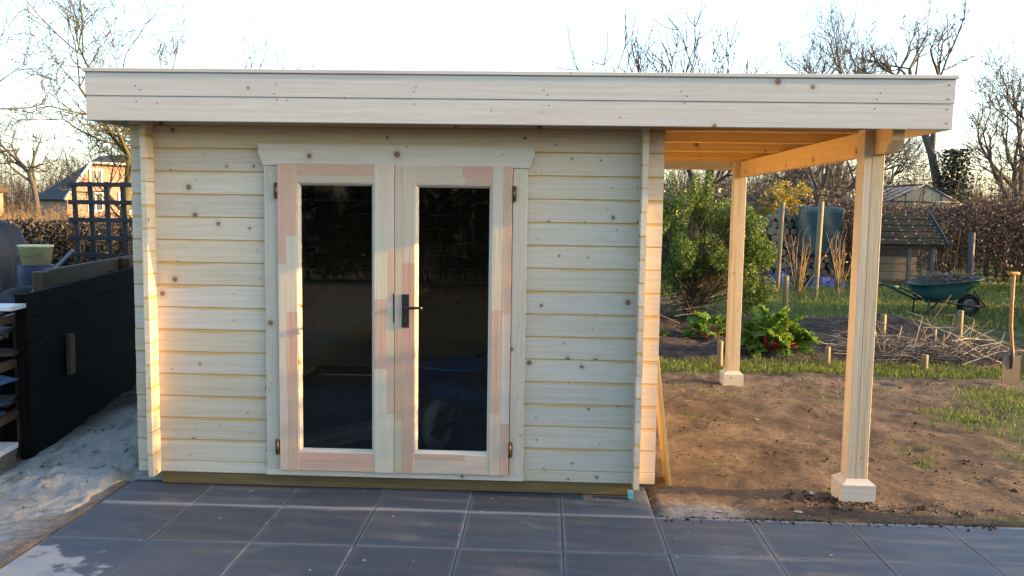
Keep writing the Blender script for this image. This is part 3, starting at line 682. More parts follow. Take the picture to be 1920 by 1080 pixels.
wheelbarrow((-.22, 1.25, -.01), R(-112), 'blue wheelbarrow standing in the dark behind the right glass door', M_BTUB, M_RIM, False, .9)

# numpy scatter helpers -------------------------------------------------
def quads(centres, u, v):
    """leaf quads: centre, half-axes u, v  -> rhombic leaves"""
    n = len(centres); V = np.empty((n, 4, 3)); V[:, 0] = centres-u; V[:, 1] = centres-v*.9+u*.1; V[:, 2] = centres+u; V[:, 3] = centres+v*.9+u*.1
    return V.reshape(-1, 3), np.arange(n*4).reshape(n, 4)
def rdir(n):
    d = rng.normal(size=(n, 3)); return d/np.linalg.norm(d, axis=1, keepdims=True)
def leaves(c, size, var=.4, flat=0.):
    n = len(c); a = rdir(n); a[:, 2] *= (1-flat); a /= np.linalg.norm(a, axis=1, keepdims=True)
    b = np.cross(a, rdir(n)); b /= np.linalg.norm(b, axis=1, keepdims=True)
    s = size*(1+var*rng.uniform(-1, 1, (n, 1)))
    return quads(c, a*s, b*s*.55)
def prisms(P0, P1, R0, R1):
    """three-sided tapered twigs"""
    P0 = np.asarray(P0, float); P1 = np.asarray(P1, float); n = len(P0); d = P1-P0; d /= np.maximum(np.linalg.norm(d, axis=1, keepdims=True), 1e-9)
    ref = np.where(np.abs(d[:, 2:3]) < .9, np.array([[0, 0, 1.]]), np.array([[1., 0, 0]])); a = np.cross(d, ref); a /= np.linalg.norm(a, axis=1, keepdims=True); b = np.cross(d, a)
    V = np.empty((n, 6, 3)); R0 = np.asarray(R0, float).reshape(-1, 1); R1 = np.asarray(R1, float).reshape(-1, 1)
    for k in range(3):
        t = 2*math.pi*k/3; e = a*math.cos(t)+b*math.sin(t); V[:, k] = P0+e*R0; V[:, 3+k] = P1+e*R1
    base = (np.arange(n)*6)[:, None]
    F = np.concatenate([base+np.array([[k, (k+1) % 3, 3+(k+1) % 3, 3+k]]) for k in range(3)])
    return V.reshape(-1, 3), F
def merge(*VF):
    Vs, Fs, o = [], [], 0
    for V, F in VF: Vs.append(V); Fs.append(F+o); o += len(V)
    return np.concatenate(Vs), np.concatenate(Fs)
def blades(x, y, z, h, wd, lean=.5):
    n = len(x); a = rng.uniform(0, 2*math.pi, n); dx, dy = np.cos(a), np.sin(a); l = h*lean*rng.uniform(.2, 1.2, n); b2 = rng.uniform(0, 2*math.pi, n); lx, ly = np.cos(b2)*l, np.sin(b2)*l
    V = np.empty((n, 4, 3)); V[:, 0] = np.stack([x-dx*wd, y-dy*wd, z-.004], 1); V[:, 1] = np.stack([x+dx*wd, y+dy*wd, z-.004], 1)
    V[:, 2] = np.stack([x+dx*wd*.6+lx*.45, y+dy*wd*.6+ly*.45, z+h*.62], 1); V[:, 3] = np.stack([x+lx, y+ly, z+h*.97], 1)
    return V.reshape(-1, 3), np.arange(n*4).reshape(n, 4)

# load of cuttings in the green wheelbarrow
n = 420; c = np.stack([rng.normal(.08, .24, n), rng.normal(0, .13, n), rng.uniform(.57, .68, n)], 1); d = rdir(n); d[:, 2] *= .35; L = rng.uniform(.05, .22, (n, 1))
V1 = prisms(c-d*L, c+d*L, np.full(n, .004), np.full(n, .003))
c2 = np.stack([rng.normal(.15, .22, 300), rng.normal(0, .12, 300), rng.uniform(.58, .70, 300)], 1)
ld = np_mesh('garden_cuttings', *merge(V1, leaves(c2, .03)), L_STRAW)
ld.matrix_world = Matrix.Translation((6.68, 9.05, -.01)) @ Matrix.Rotation(R(4), 4, 'Z')
tag(ld, 'dry twigs and leaves heaped in the green wheelbarrow', 'cuttings', kind='stuff')

# ------------------------------------------------------------------ grass, debris
def scatter_mask(x0, x1, y0, y1, n, f):
    x = rng.uniform(x0, x1, n); y = rng.uniform(y0, y1, n); k = rng.random(n) < f(x, y); x, y = x[k], y[k]
    return x, y, ground_h(x, y)
x, y, z = scatter_mask(.95, 8, -.29, 4.8, 170000, lambda a, b: np.clip(grass_mask(a, b)*1.1-.12, 0, 1)*np.where(b < 3.6, .55, 1))
tag(np_mesh('grass', *blades(x, y, z, rng.uniform(.012, .05, len(x))*np.where(y > 3.6, 1.25, 1)*np.where(y < .0, .6, 1), .0018), L_GRASS), 'low green grass edging the bare soil and thickening on the right', 'grass', kind='stuff')
x, y, z = scatter_mask(-6, 16, 7.6, 19, 130000, lambda a, b: grass_mask(a, b)*.9)
tag(np_mesh('lawn_grass', *blades(x, y, z, rng.uniform(.03, .10, len(x)), .005), L_GRASS), 'rough green lawn behind the vegetable bed', 'lawn', kind='stuff')
# straw, chips, stones on the bare soil and bed
n = 5200; x = rng.uniform(.95, 6.5, n); y = rng.uniform(-.32, 8, n); k = rng.random(n) < np.where(y > 4.3, .8, np.where(y < .15, .45, .16)); x, y = x[k], y[k]; z = ground_h(x, y)+.004
d = rdir(len(x)); d[:, 2] *= .12; L = rng.uniform(.008, .06, (len(x), 1))*np.where(y > 4.3, 2.6, 1)[:, None]; c = np.stack([x, y, z], 1)
tag(np_mesh('straw_litter', *prisms(c-d*L, c+d*L, rng.uniform(.0008, .0028, len(x)), np.full(len(x), .0008)), L_STRAW), 'scattered straw bits and broken stalks on the soil', 'straw', kind='stuff')
n = 1700; x = np.concatenate([rng.uniform(.95, 5, n), rng.uniform(-3.2, -2.06, 700)]); y = np.concatenate([np.abs(rng.normal(0, .30, n))-.33, rng.uniform(-1.4, .6, 700)]); z = ground_h(x, y)
c = np.stack([x, y, z+.002], 1); nn_ = len(x); s = rng.gamma(2., .0015, (nn_, 1))
base = np.array([[1, 0, -.3], [-.5, .85, -.3], [-.5, -.85, -.3], [0, 0, .8]]); Vt = (c[:, None, :]+base[None]*s[:, None, :]*rng.uniform(.6, 1.4, (nn_, 4, 3))).reshape(-1, 3)
b0 = (np.arange(nn_)*4)[:, None]; Ft = np.concatenate([b0+np.array([t_]) for t_ in ((0, 1, 3), (1, 2, 3), (2, 0, 3))])
M_GRIT = leaf_mat('grit', [(.10, .08, .065), (.17, .145, .12), (.26, .24, .21), (.42, .40, .36)], 0., gloss=.02)
tag(np_mesh('grit', Vt, Ft, M_GRIT), 'loose grit and small stones along the terrace edge', 'grit', kind='stuff')
n = 420; x = np.concatenate([rng.normal(1.93, .11, 200), rng.normal(2.3, .3, 220)]); y = np.concatenate([rng.normal(.02, .06, 200), rng.normal(-.10, .05, 220)]); z = ground_h(x, y)+.004
k = ~((x > 2.03) & (x < 2.215) & (y > -.015)); x, y, z = x[k], y[k], z[k]; nn_ = len(x); c = np.stack([x, y, z], 1); s = np.concatenate([rng.gamma(2., .0030, (nn_, 1)), rng.gamma(2., .0026, (5200, 1))]); xq = rng.uniform(.95, 5.2, 5200); yq = np.where(rng.random(5200) < .16, -.30-np.abs(rng.normal(0, .035, 5200)), rng.uniform(-.28, 4.2, 5200)); kq = fbm(xq*1.8, yq*1.8, 3) > -.05; c = np.concatenate([c, np.stack([xq, yq, np.where(yq < -.318, .001, ground_h(xq, yq)+.001)], 1)]); kk = np.concatenate([np.ones(nn_, bool), kq]); c = c[kk]; s = s[kk]; nn_ = len(c)
octa = np.array([[1, 0, 0], [0, 1, 0], [-1, 0, 0], [0, -1, 0], [0, 0, .8], [0, 0, -.6]]); Vt = (c[:, None, :]+octa[None]*s[:, None, :]*rng.uniform(.5, 1.4, (nn_, 6, 3))).reshape(-1, 3)
b0 = (np.arange(nn_)*6)[:, None]; Ft = np.concatenate([b0+np.array([t_]) for t_ in ((0, 1, 4), (1, 2, 4), (2, 3, 4), (3, 0, 4), (1, 0, 5), (2, 1, 5), (3, 2, 5), (0, 3, 5))])
M_CLOD = leaf_mat('dark_clod', [(.030, .022, .016), (.075, .055, .038), (.15, .115, .08)], 0., gloss=.01)
tag(np_mesh('soil_clods', Vt, Ft, M_CLOD), 'crumbled soil clods strewn on the bare ground, thickest at the front post', 'soil clods', kind='stuff')
n = 420; x = rng.uniform(-2.0, 3.2, n); y = np.where(rng.random(n) < .45, -.02-np.abs(rng.normal(0, .05, n)), rng.uniform(-1.6, 0, n)); k = ((x < .94) | (y < -.33)) & ~((x > -1.3) & (x < .3) & (y > -.035)); x, y = x[k], y[k]; nn_ = len(x)
c = np.stack([x, y, np.full(nn_, .0015)], 1); s = rng.gamma(2., .0014, (nn_, 1)); Vt = (c[:, None, :]+base[None]*s[:, None, :]*rng.uniform(.5, 1.5, (nn_, 4, 3))*np.array([1, 1, .5])).reshape(-1, 3)
b0 = (np.arange(nn_)*4)[:, None]; Ft = np.concatenate([b0+np.array([t_]) for t_ in ((0, 1, 3), (1, 2, 3), (2, 0, 3))])
tag(np_mesh('crumbs', Vt, Ft, leaf_mat('pale_crumb', [(.3, .28, .25), (.6, .55, .48), (.75, .72, .68)], 0., gloss=0.)), 'pale wood and sand crumbs strewn on the paving slabs', 'crumbs', kind='stuff')
def pebble(x, y, r, label, m):
    mb = MB(); me_v = []
    prof = [(.05, -.45), (.7, -.3), (1, 0), (.75, .35), (.05, .5)]
    mb.lathe([(a*r, b*r) for a, b in prof], 7); o = mb.build('stone', m, None, (x, y, float(ground_h(x, y))+r*.3)); o.scale = (1.3, .8, .8); o.rotation_euler = (.2, .1, random.uniform(0, 3)); tag(o, label, 'stone')
M_CHIP = simple('pale_stone', (.50, .48, .44), .8, var=.2, scale=20)
pebble(1.905, .125, .022, 'pale stone chip against the left foot of the front canopy post', M_CHIP)
pebble(1.73, -.20, .020, 'pale stone chip lying near the terrace edge left of the front post', M_CHIP)
pebble(1.30, -.205, .013, 'small white stone on spilt sand near the shed corner', M_CHIP)
pebble(2.02, 1.9, .016, 'small stone out on the bare soil under the canopy', M_CHIP)

# ------------------------------------------------------------------ stakes
def stake(x, y, h, r, label, grp='round wooden stakes in the vegetable bed', lean=(0, 0)):
    mb = MB(); z = float(ground_h(x, y)); n = 12
    vs = []; zs = [(-.5*h, r), (.5*h-.008, r), (.5*h, r*.86)]
    for xx, rr in zs:
        for k in range(n): t = 2*math.pi*k/n; vs.append((xx, rr*math.cos(t), rr*math.sin(t)))
    mb.add(vs, [(i*n+k, (i+1)*n+k, (i+1)*n+(k+1) % n, i*n+(k+1) % n) for i in range(2) for k in range(n)], sm=True); mb.add(vs[2*n:], [tuple(range(n-1, -1, -1))]); mb.add(vs[:n], [tuple(range(n))])
    o = mb.build('stake', W_STAKE, None, (x+lean[0]*h/2, y, z+h/2-.02), (0, R(-90)+lean[0], lean[1])); tag(o, label, 'stake', grp); return o
stake(5.16, 13.08, 1.86, .050, 'tall round post in front of the firewood stack, nearer the bush', lean=(.02, 0))
stake(5.40, 11.35, 1.86, .052, 'tall round post in front of the teal tarpaulin', lean=(.02, 0))
stake(4.37, 9.65, .58, .05, 'short dark stake at the foot of the tall post by the bush')
stake(3.35, 4.32, .215, .028, 'short stub stake in the grass strip right of the rhubarb')
stake(2.17, 4.09, .31, .030, 'stub stake just behind the rear canopy post')
stake(4.40, 5.56, .43, .035, 'knee-high stake at the left of the brushwood pile')
stake(4.28, 4.13, .20, .034, 'stub stake in the grass strip in front of the brushwood pile')
stake(5.46, 5.89, .46, .036, 'knee-high stake behind the brushwood pile, below the wheelbarrow wheel')
stake(5.24, 4.02, .27, .042, 'stout stub stake right behind the spade blade')
stake(10.0, 15.0, 1.25, .07, 'grey fence post against the brown hedge behind the wheelbarrow', 'garden fence posts').data.materials[0] = W_GREY
stake(3.42, 8.9, .50, .04, 'dark stake half hidden in the right side of the green bush')

# spade
sp_ = empty('spade', (4.885, 3.63, 0), R(8), 'worn spade with wooden T-handle standing upright in the soil', 'spade')
mb = MB(); sec = [(-.075, .27), (-.09, .24), (-.098, .10), (-.085, -.03), (.085, -.03), (.098, .10), (.09, .24), (.075, .27)]
vs = [(x_, -.004-.10*x_*x_*8*.2, z_) for x_, z_ in sec] + [(x_, .003-.10*x_*x_*8*.2, z_) for x_, z_ in sec]
mb.add(vs, [tuple(range(8)), tuple(range(15, 7, -1))] + [(i, 8+i, 8+(i+1) % 8, (i+1) % 8) for i in range(8)])
mb.tube([(0, -.008, .14), (0, -.010, .27), (-.01, -.006, .36)], [.008, .018, .020], 8); mb.build('blade', M_SPADE, sp_)
mb = MB(); mb.tube([(.004, -.006, .24), (-.012, -.01, .36), (-.03, 0, .55), (-.036, 0, .75), (-.036, 0, 1.055)], [.015, .0175, .017, .0165, .016], 10); mb.build('handle', W_TOOL, sp_)
mb = MB(); mb.tube([(-.09, 0, 1.066), (-.06, 0, 1.068), (-.01, 0, 1.068), (.02, 0, 1.066)], [.015, .0175, .0175, .015], 10); mb.build('grip', W_TOOL, sp_)

# brushwood pile
n = 330; x = rng.normal(4.65, .48, n); y = rng.normal(4.95, .30, n); z = ground_h(x, y) + np.abs(rng.normal(0, .10, n)) + .01
d = rdir(n); d[:, 2] *= .22; d[:, 1] *= .6; d /= np.linalg.norm(d, axis=1, keepdims=True); L = rng.uniform(.08, .50, (n, 1)); c = np.stack([x, y, z], 1)
cc = c + rdir(n)*L*.12; r = rng.uniform(.0025, .008, n)
e0 = c-d*L; e1 = c+d*L; e0[:, 2] = np.maximum(e0[:, 2], .01); e1[:, 2] = np.maximum(e1[:, 2], .01)
n2 = 9; bx_ = rng.uniform(4.1, 5.2, n2); by = rng.uniform(4.6, 5.2, n2); tp = np.stack([bx_+rng.uniform(-.15, .15, n2), by+rng.uniform(-.1, .1, n2), rng.uniform(.25, .5, n2)], 1); bt = np.stack([bx_, by, np.full(n2, 0.)], 1)
tt = tp + np.stack([rng.uniform(-.25, .05, n2), np.zeros(n2), rng.uniform(-.06, .05, n2)], 1)
tag(np_mesh('brushwood_pile', *merge(prisms(e0, cc, r, r*.9), prisms(cc, e1, r*.9, r*.5), prisms(bt, tp, np.full(n2, .007), np.full(n2, .006)), prisms(tp, tt, np.full(n2, .006), np.full(n2, .004))), L_STRAW), 'tangled pile of dry pale brushwood stalks on the bed before the wheelbarrow', 'brushwood', kind='stuff')
n = 300; x = rng.normal(2.3, .45, n); y = rng.normal(8.6, .5, n); z = .03+np.abs(rng.normal(0, .15, n)); d = rdir(n); d[:, 2] *= .3; L = rng.uniform(.1, .5, (n, 1)); c = np.stack([x, y, z], 1)
tag(np_mesh('prunings', *prisms(c-d*L, c+d*L, np.full(n, .006), np.full(n, .003)), L_STRAW), 'heap of dry prunings on the ground behind the green bush trunk', 'prunings', kind='stuff')

# ------------------------------------------------------------------ rhubarb
def rhubarb(loc, n, rad, hmax, label):
    t = empty('rhubarb_plant', loc, 0, label, 'rhubarb', 'rhubarb plants')
    protos = []
    for v in range(4):
        nu, nv = 11, 11; vs = []
        for i in range(nu):
            for j in range(nv):
                u = i/(nu-1); s = (j/(nv-1)-.5)*2
                wdt = .60*math.sin(math.pi*min(1, u*.92+.10))**.75*(1+.20*math.sin(u*19+v))
                x_ = s*wdt; y_ = u - .12*abs(s)**1.5*(1-u)
                z_ = .20*u*(1-u)*2 - .22*u*u - .16*s*s*wdt + .085*math.sin(9*s+v*2)*math.sin(8*u+v) + .10*math.sin(24*u+3*v)*abs(s) + .05*math.sin(15*s+v)*math.sin(17*u)
                vs.append((x_*.8, y_, z_))
        fs = [(i*nv+j, i*nv+j+1, (i+1)*nv+j+1, (i+1)*nv+j) for i in range(nu-1) for j in range(nv-1)]
        me = bpy.data.meshes.new('leaf'); me.from_pydata(vs, [], fs); me.materials.append(L_RHUB); me.update(); me.polygons.foreach_set('use_smooth', [True]*len(fs)); protos.append(me)
    for k in range(n):
        a = k*2.399+random.uniform(-.5, .5); f = math.sqrt((k+.5)/n); rr = rad*f
        p = Vector((math.cos(a)*rr*.8, math.sin(a)*rr*.6, hmax*max(.12, 1-.85*f**1.5)*random.uniform(.65, 1.0)*.85)); b0_ = Vector((math.cos(a)*.06, math.sin(a)*.06, 0))
        o = bpy.data.objects.new('leaf', random.choice(protos)); link(o, t); s = random.uniform(.14, .24)*rad/.40
        o.location = p; o.rotation_euler = (R(55)*(1-f)+R(random.uniform(-25, 45)), R(random.uniform(-40, 40)), a-math.pi/2+random.uniform(-.6, .6)); o.scale = (s, s, s)
        if k % 2 == 0:
            mb = MB(); mb.tube([b0_, b0_.lerp(p, .5)+Vector((0, 0, .02)), p], [.008, .007, .005], 6); mb.build('stalk', M_RED, t)
    return t
rhubarb((2.93, 4.95, .03), 64, .42, .60, 'large bright green rhubarb with red stalks beside the rear post')
rhubarb((2.50, 6.30, .0), 26, .38, .30, 'smaller darker rhubarb clump behind the post, under the bush')
rhubarb((1.75, 6.2, .0), 12, .22, .16, 'low green leaf clump in the bed just right of the shed corner')

# ------------------------------------------------------------------ trees
def grow(segs, p, d, L, r, depth, P, buds):
    n = P['seg']; sl = L/n; q = Vector(p); d = Vector(d)
    kids = []
    for i in range(n):
        d = (d + Vector((random.gauss(0, 1), random.gauss(0, 1), random.gauss(0, 1)))*P['wob'] + Vector((0, 0, P['up']*(.3 if depth == 0 else 1)))).normalized()
        q2 = q+d*sl; r2 = r*(1-(1-P['taper'])*(i+1)/n) if True else r; r1 = r*(1-(1-P['taper'])*i/n)
        segs.append((q, q2, r1, r2)); q = q2
        if depth < P['depth'] and (depth > 0 or (i+1)/n > P['clear']):
            for _ in range(P['kids'] if random.random() < P['kp'] else 0): kids.append((Vector(q), Vector(d), r2))
        if depth >= P['depth']-1 and P['bud'] and random.random() < P['bud']: buds.append(tuple(q + Vector((random.gauss(0, 1), random.gauss(0, 1), random.gauss(0, 1)))*.012))
    if depth < P['depth']:
        kids.append((q, d, r*P['taper'])); kids.append((q, d, r*P['taper']))
        for (kp, kd, kr) in kids:
            ax = kd.orthogonal().normalized(); ax.rotate(Quaternion(kd, random.uniform(0, 2*math.pi)))
            nd_ = Vector(kd); nd_.rotate(Quaternion(ax, random.gauss(P['ang'], .22)))
            nd_.z += P['flat']; nd_.normalize()
            rr = max(kr*random.uniform(.55, .8), P['rmin'])
            grow(segs, kp, nd_, L*P['ratio']*random.uniform(.65, 1.15), rr, depth+1, P, buds)
def tree(name, loc, H, r, label, cat='tree', group=None, bark=None, twig=None, tilt=(0, 0, 1), budm=None, trunk_min=.02, lit=None, **kw):
    P = dict(seg=5, wob=.10, up=.03, taper=.62, depth=4, clear=.35, kids=1, kp=.55, ratio=.60, ang=.75, flat=.0, rmin=.0035, bud=0.)
    P.update(kw); segs, buds = [], []; st_ = random.getstate(); random.seed(kw.get('seed', sum(map(ord, label))))
    grow(segs, (0, 0, -.05), Vector(tilt).normalized(), H*P.get('trunk', .42), r, 0, P, buds)
    A = np.array([s[0] for s in segs]); B = np.array([s[1] for s in segs]); R0 = np.array([s[2] for s in segs]); R1 = np.array([s[3] for s in segs])
    t = empty(name, loc, kw['rz'] if 'rz' in kw else random.uniform(0, 6) if kw.get('spin', True) else 0, label, cat, group); random.setstate(st_)
    k = R0 >= trunk_min
    mb = MB()
    # trunk as round tubes
    for i in np.where(k)[0]: mb.tube([A[i], B[i]], [R0[i], R1[i]], 8, cap=False)
    if k.any(): mb.build('trunk', bark or B_GREY, t)
    k = ~k
    np_mesh('crown', *prisms(A[k], B[k], R0[k], R1[k]), twig or B_TWIG, t)
    if buds and budm: np_mesh('buds', *leaves(np.array(buds), kw.get('bsize', .012)), budm, t)['kind'] = 'stuff'
    return t
def shrub_mass(cx, cy, w_, d_, h_, n, L, r):
    """many thin stems leaning out of the ground: returns prism arrays"""
    x = cx+rng.uniform(-w_/2, w_/2, n); y = cy+rng.uniform(-d_/2, d_/2, n); a = rng.uniform(0, 6.28, n); s = rng.uniform(0, .35, n); h = h_*rng.uniform(.45, 1.1, n)
    p0 = np.stack([x, y, np.zeros(n)], 1); p1 = p0+np.stack([np.cos(a)*s*h*.4, np.sin(a)*s*h*.4, h*.55], 1); p2 = p1+np.stack([np.cos(a+.6)*s*h*.6, np.sin(a+.6)*s*h*.6, h*.45], 1)
    m_ = n*L; i = rng.integers(0, n, m_); f = rng.uniform(.15, 1, (m_, 1)); q0 = p0[i]*(1-f)+p2[i]*f; d = rdir(m_); d[:, 2] = np.abs(d[:, 2])*.8; q1 = q0+d*h_*rng.uniform(.06, .26, (m_, 1))
    return [prisms(p0, p1, np.full(n, r), np.full(n, r*.8)), prisms(p1, p2, np.full(n, r*.8), np.full(n, r*.4)), prisms(q0, q1, np.full(m_, r*.45), np.full(m_, r*.25))]

# green bush with a dark leaning trunk
bu = empty('green_bush', (2.58, 8.0, 0), 0, 'dense fresh green bush with dark leaning trunk behind the canopy', 'bush')
mb = MB(); mb.tube([(-.10, 0, -.05), (-.03, .02, .35), (.06, 0, .75), (.10, .05, 1.2), (.05, .05, 1.55)], [.11, .095, .08, .055, .03], 10)
mb.tube([(.05, 0, .7), (.3, .05, 1.1), (.5, 0, 1.5)], [.05, .04, .02], 8); mb.tube([(0, 0, .5), (-.3, 0, .95), (-.55, .05, 1.4)], [.05, .035, .02], 8); mb.tube([(-.02, .02, .3), (.5, .1, .5), (1.0, .1, 1.2)], [.04, .03, .015], 8)
mb.build('trunk', B_DARK, bu)
def clump_points(cl, n):
    out = []
    for (cx, cy, cz, rx, ry, rz, wgt) in cl:
        m_ = int(n*wgt); d = rdir(m_); rad = rng.uniform(.35, 1, (m_, 1))**.5
        out.append(np.array([cx, cy, cz])+d*rad*np.array([rx, ry, rz]))
    return np.concatenate(out)
cl = []
for i in range(46):
    a = random.uniform(0, 6.28); zz = random.uniform(.55, 1.75); rr = 1.05*math.sin(min(3.0, (zz-.1)/1.9*math.pi))**.6*random.uniform(.45, 1)
    cl.append((math.cos(a)*rr-.05, math.sin(a)*rr*.8, zz, random.uniform(.12, .30), .22, random.uniform(.10, .26), 1/60))
for i in range(12): cl.append((random.uniform(.7, 1.0), random.uniform(-.3, .3), random.uniform(.25, 1.6), .18, .18, .22, 1/60))
for i in range(10): cl.append((random.uniform(-.95, .2), random.uniform(-.3, .3), random.uniform(1.6, 2.05), .09, .09, .22, 1/120))
np_mesh('foliage', *leaves(clump_points(cl, 30000), .022), L_BUSH, bu)
tw = []
n = 260; a = rng.uniform(0, 6.28, n); p0 = np.stack([rng.normal(0, .12, n), rng.normal(0, .1, n), rng.uniform(.1, .9, n)], 1); p1 = p0+np.stack([np.cos(a)*rng.uniform(.2, 1, n), np.sin(a)*rng.uniform(.2, .8, n), rng.uniform(.2, 1.0, n)], 1)
np_mesh('twigs', *prisms(p0, p1, np.full(n, .007), np.full(n, .003)), B_TWIG, bu)

# pear tree behind the shed, reaching above the roof
tree('pear_tree', (2.55, 9.6, 0), 5.7, .14, 'old knotty fruit tree behind the bush, bare twigs rising above the roof', bark=B_DARK, twig=B_DARK, wob=.13, up=.13, depth=4, ratio=.74, ang=.62, clear=.25, trunk=.33, bud=.5, budm=L_BUD, bsize=.022, seg=5, kp=.6, rmin=.009)
# mossy tree on the left
tree('mossy_tree', (-6.95, 9.6, 0), 6.2, .10, 'mossy yellow-green tree with budding twigs just left of the shed', bark=B_MOSS, twig=B_MOSS, trunk_min=.03, wob=.10, up=.05, depth=5, ratio=.66, ang=.75, clear=.40, trunk=.40, bud=.22, budm=L_BUD, bsize=.015, kp=.50, seg=5, tilt=(.06, 0, 1), rmin=.0045, spin=False)
tree('spreading_tree', (-9.9, 8.8, 0), 7.6, .11, 'spreading tree at the left edge with long mossy branches', bark=B_MOSS, twig=B_GREY, trunk_min=.03, wob=.11, up=.03, depth=5, ratio=.68, ang=.80, clear=.2, trunk=.32, bud=.3, budm=L_BUD, bsize=.016, kp=.66, rmin=.0045, seed=21)
tree('spreading_tree', (-8.6, 14.0, 0), 6.4, .10, 'bare twiggy tree between the far house and the shed corner', bark=B_MOSS, twig=B_GREY, trunk_min=.03, wob=.11, up=.05, depth=5, ratio=.68, ang=.75, clear=.25, trunk=.32, bud=.35, budm=L_BUD, bsize=.02, kp=.58, rmin=.006)
tree('spreading_tree', (-5.0, 11.5, 0), 6.2, .07, 'slender bare tree half hidden behind the shed roof on the left', bark=B_GREY, twig=B_GREY, wob=.09, up=.08, depth=4, ratio=.68, ang=.60, clear=.3, trunk=.42, bud=.6, budm=L_BUD, bsize=.02, kp=.5, rmin=.005)
# big bare tree at the right edge
tree('bare_tree', (11.75, 14.9, 0), 8.6, .17, 'big bare tree at the right edge behind the hedge', bark=B_DARK, twig=B_TWIG, wob=.12, up=.05, depth=5, ratio=.66, ang=.80, clear=.30, trunk=.36, kp=.62, seg=5, rmin=.005, trunk_min=.03, seed=5, rz=2.2)
tree('bare_tree', (14.6, 18.5, 0), 8.0, .15, 'bare tree leaning in from beyond the right edge', bark=B_DARK, twig=B_TWIG, wob=.12, up=.05, depth=5, ratio=.66, ang=.75, clear=.30, trunk=.36, kp=.55, seg=5, rmin=.006, trunk_min=.03, seed=9, rz=1.)
# trees beyond the greenhouse
iv = tree('ivy_tree', (16.5, 30.0, 0), 10.5, .24, 'tall bare tree with an ivy-wrapped trunk behind the greenhouse', bark=B_GREY, twig=B_TWIG, wob=.08, up=.06, depth=5, ratio=.56, ang=.65, clear=.3, trunk=.5, rmin=.010)
pts = np.stack([rng.normal(0, .3, 5000), rng.normal(0, .3, 5000), rng.uniform(.3, 4.2, 5000)], 1); np_mesh('ivy', *leaves(pts, .07), L_EVER, iv)
FT = [(10.2, 27, 6.2, 'wide bare tree behind the right end of the canopy beam'), (13.2, 34, 7.6, 'forked bare tree left of the ivy-wrapped tree'), (11.5, 40, 10.0, 'bare treetop showing above the roof near the rear post'), (15.2, 41, 11.0, 'bare treetop showing above the roof above the front post'),
      (20.5, 33, 7.5, 'bushy bare tree right of the ivy-wrapped tree'), (23.5, 38, 9.5, 'tall bare tree far right beyond the hedge'), (7.2, 18.2, 4.6, 'dark tree trunk behind the firewood stack'), (18.3, 44, 9.5, 'far bare tree between the ivy tree and the roof corner')]
for x_, y_, h_, lab in FT:
    tree('bare_tree', (x_, y_, 0), h_*1.12, .020*h_+.03, lab, group='bare trees beyond the garden', bark=B_GREY, twig=B_TWIG, wob=.10, up=.07, depth=5, ratio=.66, ang=.62, clear=.25, kp=.5, kids=1, rmin=.010 if y_ > 25 else .006, trunk_min=.03)
for x_, y_, h_, lab in [(-30, 45, 8, 'bare tree to the left of the far brick house'), (-21, 40, 7, 'bare tree before the right part of the brick house'), (-46, 62, 9, 'far bare tree at the left edge of the view')]:
    tree('bare_tree', (x_, y_, 0), h_, .2, lab, group='bare trees by the far house', bark=B_GREY, twig=B_TWIG, depth=4, kp=.7, rmin=.012, trunk_min=.04)
# scrub wood behind: one mass
VF = []
for i in range(60):
    y_ = random.uniform(26, 48); x_ = random.uniform(.02, .64)*(y_+4.74)+.3; VF += shrub_mass(x_, y_, 4.5, 3, random.uniform(2.6, 4.6), 26, 16, .022)
for i in range(26): y_ = random.uniform(20, 25); x_ = random.uniform(.05, .62)*(y_+4.74); VF += shrub_mass(x_, y_, 3.5, 2, random.uniform(1.8, 2.6), 22, 16, .015)
tag(np_mesh('scrub_wood', *merge(*VF), B_TWIG), 'dense bare scrub and saplings massed beyond the garden', 'scrub', kind='stuff')
VF = []
for i in range(46): y_ = random.uniform(16, 50); x_ = random.uniform(-.70, -.40)*(y_+4.74); VF += shrub_mass(x_, y_, 4.5, 3, random.uniform(.7, 1.55), 26, 14, .014)
tag(np_mesh('scrub_wood', *merge(*VF), B_TAN), 'tan bare scrub in front of the far brick house', 'scrub', kind='stuff')
# dark leafy undergrowth behind the bush and firewood
c = np.concatenate([np.stack([rng.uniform(1.5, 8.5, 9000), rng.uniform(18.5, 20.5, 9000), rng.uniform(.2, 2.3, 9000)*rng.uniform(.5, 1, 9000)], 1), np.stack([rng.uniform(.02, .64, 12000)*32, rng.uniform(26, 29, 12000), rng.uniform(.2, 3.0, 12000)*rng.uniform(.4, 1, 12000)], 1)])
tag(np_mesh('undergrowth', *leaves(c, .075), L_EVER), 'dark evergreen undergrowth filling the foot of the scrub', 'undergrowth', kind='stuff')
c = np.stack([rng.uniform(1.8, 9, 6000), rng.uniform(17, 18.5, 6000), rng.uniform(.2, 2.2, 6000)], 1)
tag(np_mesh('dry_foliage', *leaves(c, .05), L_DRY), 'withered yellowish foliage among the scrub behind the firewood', 'dry foliage', kind='stuff')
# forsythia
fo = empty('forsythia', (6.35, 17.3, 0), 0, 'yellow flowering forsythia glimpsed under the canopy beam', 'shrub')
VF = shrub_mass(0, 0, .7, .6, 2.3, 40, 8, .012); np_mesh('stems', *merge(*VF), B_TAN, fo)
cl = [(random.gauss(0, .42), random.gauss(0, .3), random.uniform(1.45, 2.3), .16, .2, .16, 1/40) for i in range(26)]
np_mesh('flowers', *leaves(clump_points(cl, 4200), .035), L_FORS, fo)

